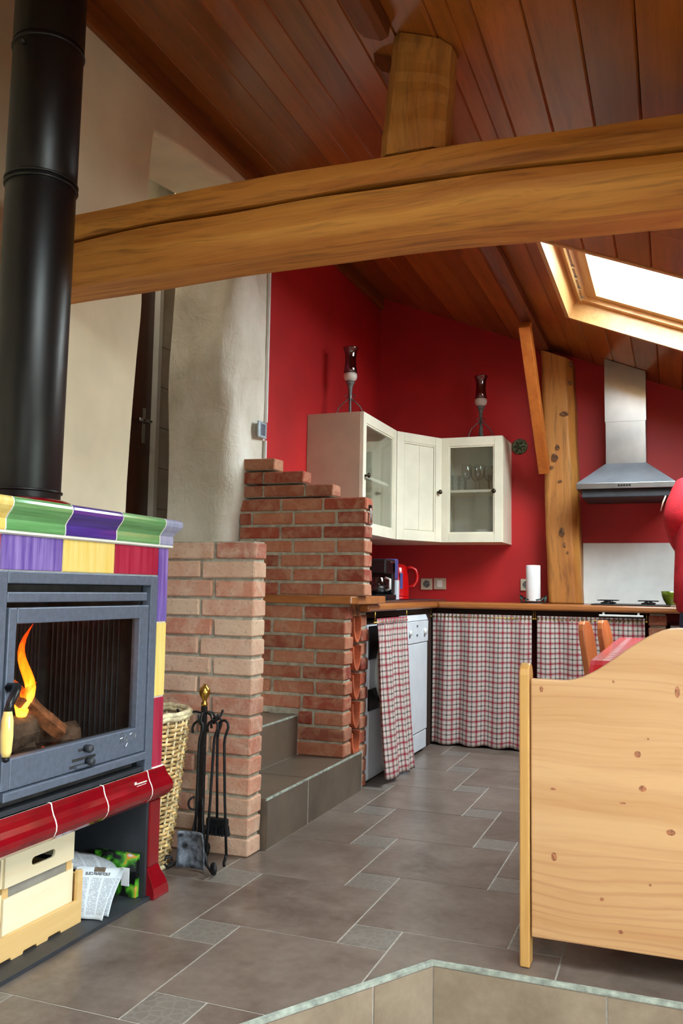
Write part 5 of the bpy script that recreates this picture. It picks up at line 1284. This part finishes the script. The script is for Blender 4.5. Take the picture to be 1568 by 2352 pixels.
def chair(loc, rz, label):
    """front of the seat points to local +x"""
    T = thing('pine_chair', loc, label, 'chair', None, rz)
    def B_(n, *d, **k): return MB().box(*d).build(n, M['chairwood'], T, local=True, **k)
    B_('seat', -.20, .20, -.20, .20, .43, .455, bevel=.006)
    for (x, y) in ((.15, -.17), (.15, .13)): B_('leg', x, x+.04, y, y+.04, 0, .43, bevel=.003)
    for y in (-.19, .03):
        pts = [(-.20, 0), (-.155, 0), (-.155, .42), (-.195, .62), (-.235, .80)]
        # broad board back leg / stile with rounded shoulder
    for y0, y1 in ((-.19, -.055), (.055, .19)):
        vs = []; n = 9
        prof = [(-.165, 0.0), (-.165, .40), (-.185, .60), (-.215, .80)]
        def X_(z): 
            for (xa, za), (xb, zb) in zip(prof, prof[1:]):
                if z <= zb: return xa+(xb-xa)*(z-za)/(zb-za)
            return prof[-1][0]-(z-.80)*.15
        zs = [0, .2, .40, .5, .6, .7, .79, .825, .85, .862]
        mb = MB(); rows = []
        for z in zs:
            ins = 0 if z < .8 else (.008 if z < .83 else .022 if z < .855 else .040)
            low = z < .41
            a, b = (y0, y1)
            if low: a, b = (y0, y0+.045) if y0 < 0 else (y1-.045, y1)
            x = X_(z); rows.append([(x-.013, a+ins, z), (x+.013, a+ins, z), (x+.013, b-ins, z), (x-.013, b-ins, z)])
        vs = [p for r in rows for p in r]; fs = [(3, 2, 1, 0), tuple(len(vs)-4+i for i in range(4))]
        for i in range(len(rows)-1):
            for k in range(4): fs.append((i*4+k, i*4+(k+1) % 4, i*4+4+(k+1) % 4, i*4+4+k))
        mb.add(vs, fs).build('back_board', M['chairwood'], T, local=True, bevel=.004)
    B_('back_rail', -.19, -.172, -.06, .06, .50, .56); B_('stretcher', -.15, .16, -.165, -.145, .18, .21); B_('stretcher', -.15, .16, .145, .165, .18, .21)
    return T
chair((-.12, 4.0, 0), math.radians(-14), 'reddish pine chair pushed under the long side of the table')

# ================================================================== PERSON at the hob
PX, PY = .205, 4.93
def skin(name, verts, edges, mat, parent, root=0, sub=2):
    me = bpy.data.meshes.new(name); me.from_pydata([Vector(v[:3]) for v in verts], [], edges); me.materials.append(mat)
    o = bpy.data.objects.new(name, me); col.objects.link(o)
    m = o.modifiers.new('skin', 'SKIN'); m.use_smooth_shade = True
    for i, v in enumerate(verts):
        sv = me.skin_vertices[0].data[i]; r = v[3]
        sv.radius = r if isinstance(r, tuple) else (r, r); sv.use_root = (i == root)
    s = o.modifiers.new('sub', 'SUBSURF'); s.levels = sub; s.render_levels = sub
    if parent is not None: o.parent = parent
    return o
PE = thing('person', (PX, PY, 0), 'person in a red sweatshirt standing at the hob with bent arm', 'person'); PE.scale = (1.07, 1.07, 1.07)
# local coordinates: facing +y, left arm (image side) towards -x
V = []; E_ = []
def vert(x, y, z, r, link=None):
    V.append((x, y, z, r)); i = len(V)-1
    if link is not None: E_.append((link, i))
    return i
pel = vert(0, 0, .98, (.115, .085)); ab = vert(0, .0, 1.12, (.125, .090), pel); ch = vert(0, -.01, 1.32, (.145, .100), ab); nk0 = vert(0, -.002, 1.46, (.062, .058), ch); nk = vert(0, .012, 1.54, .052, nk0)
hd0 = vert(0, .035, 1.60, (.062, .075), nk); hd1 = vert(0, .030, 1.68, (.078, .098), hd0); hd2 = vert(0, .020, 1.755, (.062, .078), hd1)
for s in (-1, 1):
    hip = vert(s*.088, 0, .86, (.062, .068), pel); kn = vert(s*.100, .015, .50, .044, hip); cf = vert(s*.102, -.006, .36, .044, kn); an = vert(s*.105, -.012, .09, .034, cf); toe = vert(s*.12, .12, .045, (.040, .030), an)
hands = {}
for s in (-1, 1):
    sh = vert(s*.145, -.015, 1.430, .048, ch)
    if s < 0: el = (-.176, -.06, 1.285); ml = (-.160, .13, 1.20); wr = (-.13, .27, 1.13)
    else: el = (.235, .02, 1.17); ml = (.20, .17, 1.12); wr = (.15, .29, 1.10)
    e = vert(*el, .046, sh); m_ = vert(*ml, .042, e); w = vert(*wr, .028, m_)
    W_ = Vector(wr); d = (W_-Vector(ml)).normalized(); palm = W_+d*.075
    pl = vert(*palm, (.040, .016), w)
    sd = d.cross(Vector((0, 0, 1))).normalized()
    for k, (o, L) in enumerate(((-.030, .066), (-.010, .076), (.011, .070), (.030, .055))):
        b = palm+sd*o+d*.022; i0 = vert(*b, .0092, pl); i1 = vert(*(b+d*L*.5+Vector((0, 0, -.008))), .0086, i0); vert(*(b+d*L*.8+Vector((0, 0, -.034))), .0078, i1)
    b = W_+d*.035+sd*(-.034*s*-1); i0 = vert(*b, .011, w); i1 = vert(*(b+d*.035+sd*(.018*s)), .010, i0); vert(*(b+d*.06+sd*(.012*s)+Vector((0, 0, -.012))), .0085, i1)
BD = skin('body', V, E_, M['skin'], PE)
# clothes
V = []; E_ = []
ab = vert(0, 0, 1.12, (.150, .110)); ch = vert(0, -.01, 1.33, (.176, .126), ab); nk0 = vert(0, -.005, 1.455, (.105, .090), ch); vert(0, .005, 1.50, (.070, .066), nk0)
for s in (-1, 1):
    sh = vert(s*.145, -.02, 1.445, .078, ch)
    if s < 0: p1 = (-.176, -.06, 1.285); p2 = (-.160, .13, 1.20); p3 = (-.138, .24, 1.145)
    else: p1 = (.235, .02, 1.17); p2 = (.20, .17, 1.12); p3 = (.165, .25, 1.105)
    e = vert(*p1, .068, sh); m_ = vert(*p2, .058, e); vert(*p3, .044, m_)
skin('sweatshirt', V, E_, M['sweat'], PE)
RG = [(.835, .168, .128), (.845, .180, .138), (.875, .182, .140), (.885, .192, .148), (1.00, .188, .142), (1.12, .182, .134), (1.25, .186, .136), (1.36, .184, .132), (1.43, .155, .112), (1.475, .105, .088), (1.495, .076, .072)]
MB().grid(lambda u, v: (lambda a, b, f: Vector(((a[1]+(b[1]-a[1])*f)*math.cos(2*PI*u), (a[2]+(b[2]-a[2])*f)*math.sin(2*PI*u)-.005, a[0]+(b[0]-a[0])*f)))(RG[min(int(v*10+1e-6), 9)], RG[min(int(v*10+1e-6), 9)+1], v*10-min(int(v*10+1e-6), 9)), 32, 10, None, True).build('sweatshirt_body', M['sweat'], PE, smooth=True, local=True, solid=.006)
V = []; E_ = []
pel = vert(0, 0, .95, (.135, .100)); 
for s in (-1, 1):
    hip = vert(s*.088, 0, .82, (.086, .096), pel); kn = vert(s*.100, .015, .50, .072, hip); an = vert(s*.105, -.012, .10, .062, kn)
skin('jeans', V, E_, M['jeans'], PE)
for s in (-1, 1):
    MB().grid(lambda u, v: Vector((s*.112+.050*math.cos(2*PI*u)*(1-.35*v), .045+.135*math.sin(2*PI*u)*(1-.30*v)-.03*v, .002+.085*v)), 20, 5, None, True).add([(s*.112, .045, .002)], []).build('shoe', M['shoe'], PE, smooth=True, local=True, solid=.008)
MB().lathe([(.0, .105), (.045, .098), (.078, .070), (.092, .025), (.093, -.02), (.085, -.06), (.06, -.075)], (0, .005, 1.705), 24).build('hair', M['hair'], PE, smooth=True, local=True, solid=.012)
for s in (-1, 1):
    MB().lathe([(0, -.010), (.008, -.006), (.010, 0), (.008, .006), (0, .010)], (s*.032, .118, 1.672), 12).build('eye', M['eye'], PE, smooth=True, local=True)
    MB().lathe([(0, -.03), (.010, -.02), (.014, 0), (.012, .022), (0, .03)], (s*.086, .03, 1.66), 10).build('ear', M['skin'], PE, smooth=True, local=True)
MB().tube([(0, .122, 1.675), (0, .135, 1.652), (0, .143, 1.632), (0, .128, 1.624)], [.006, .010, .013, .008], 8).build('nose', M['skin'], PE, smooth=True, local=True)
MB().tube([(-.024, .112, 1.596), (-.01, .120, 1.597), (.01, .120, 1.597), (.024, .112, 1.596)], [.003, .006, .006, .003], 8).build('mouth', M['lip'], PE, smooth=True, local=True)
# pale stripe along the outside of the raised sleeve
MB().tube([(-.222, -.06, 1.405), (-.236, -.065, 1.37), (-.246, -.068, 1.33)], .007, 8, flat=.5).build('sleeve_stripe', M['cabside'], PE, smooth=True, local=True)
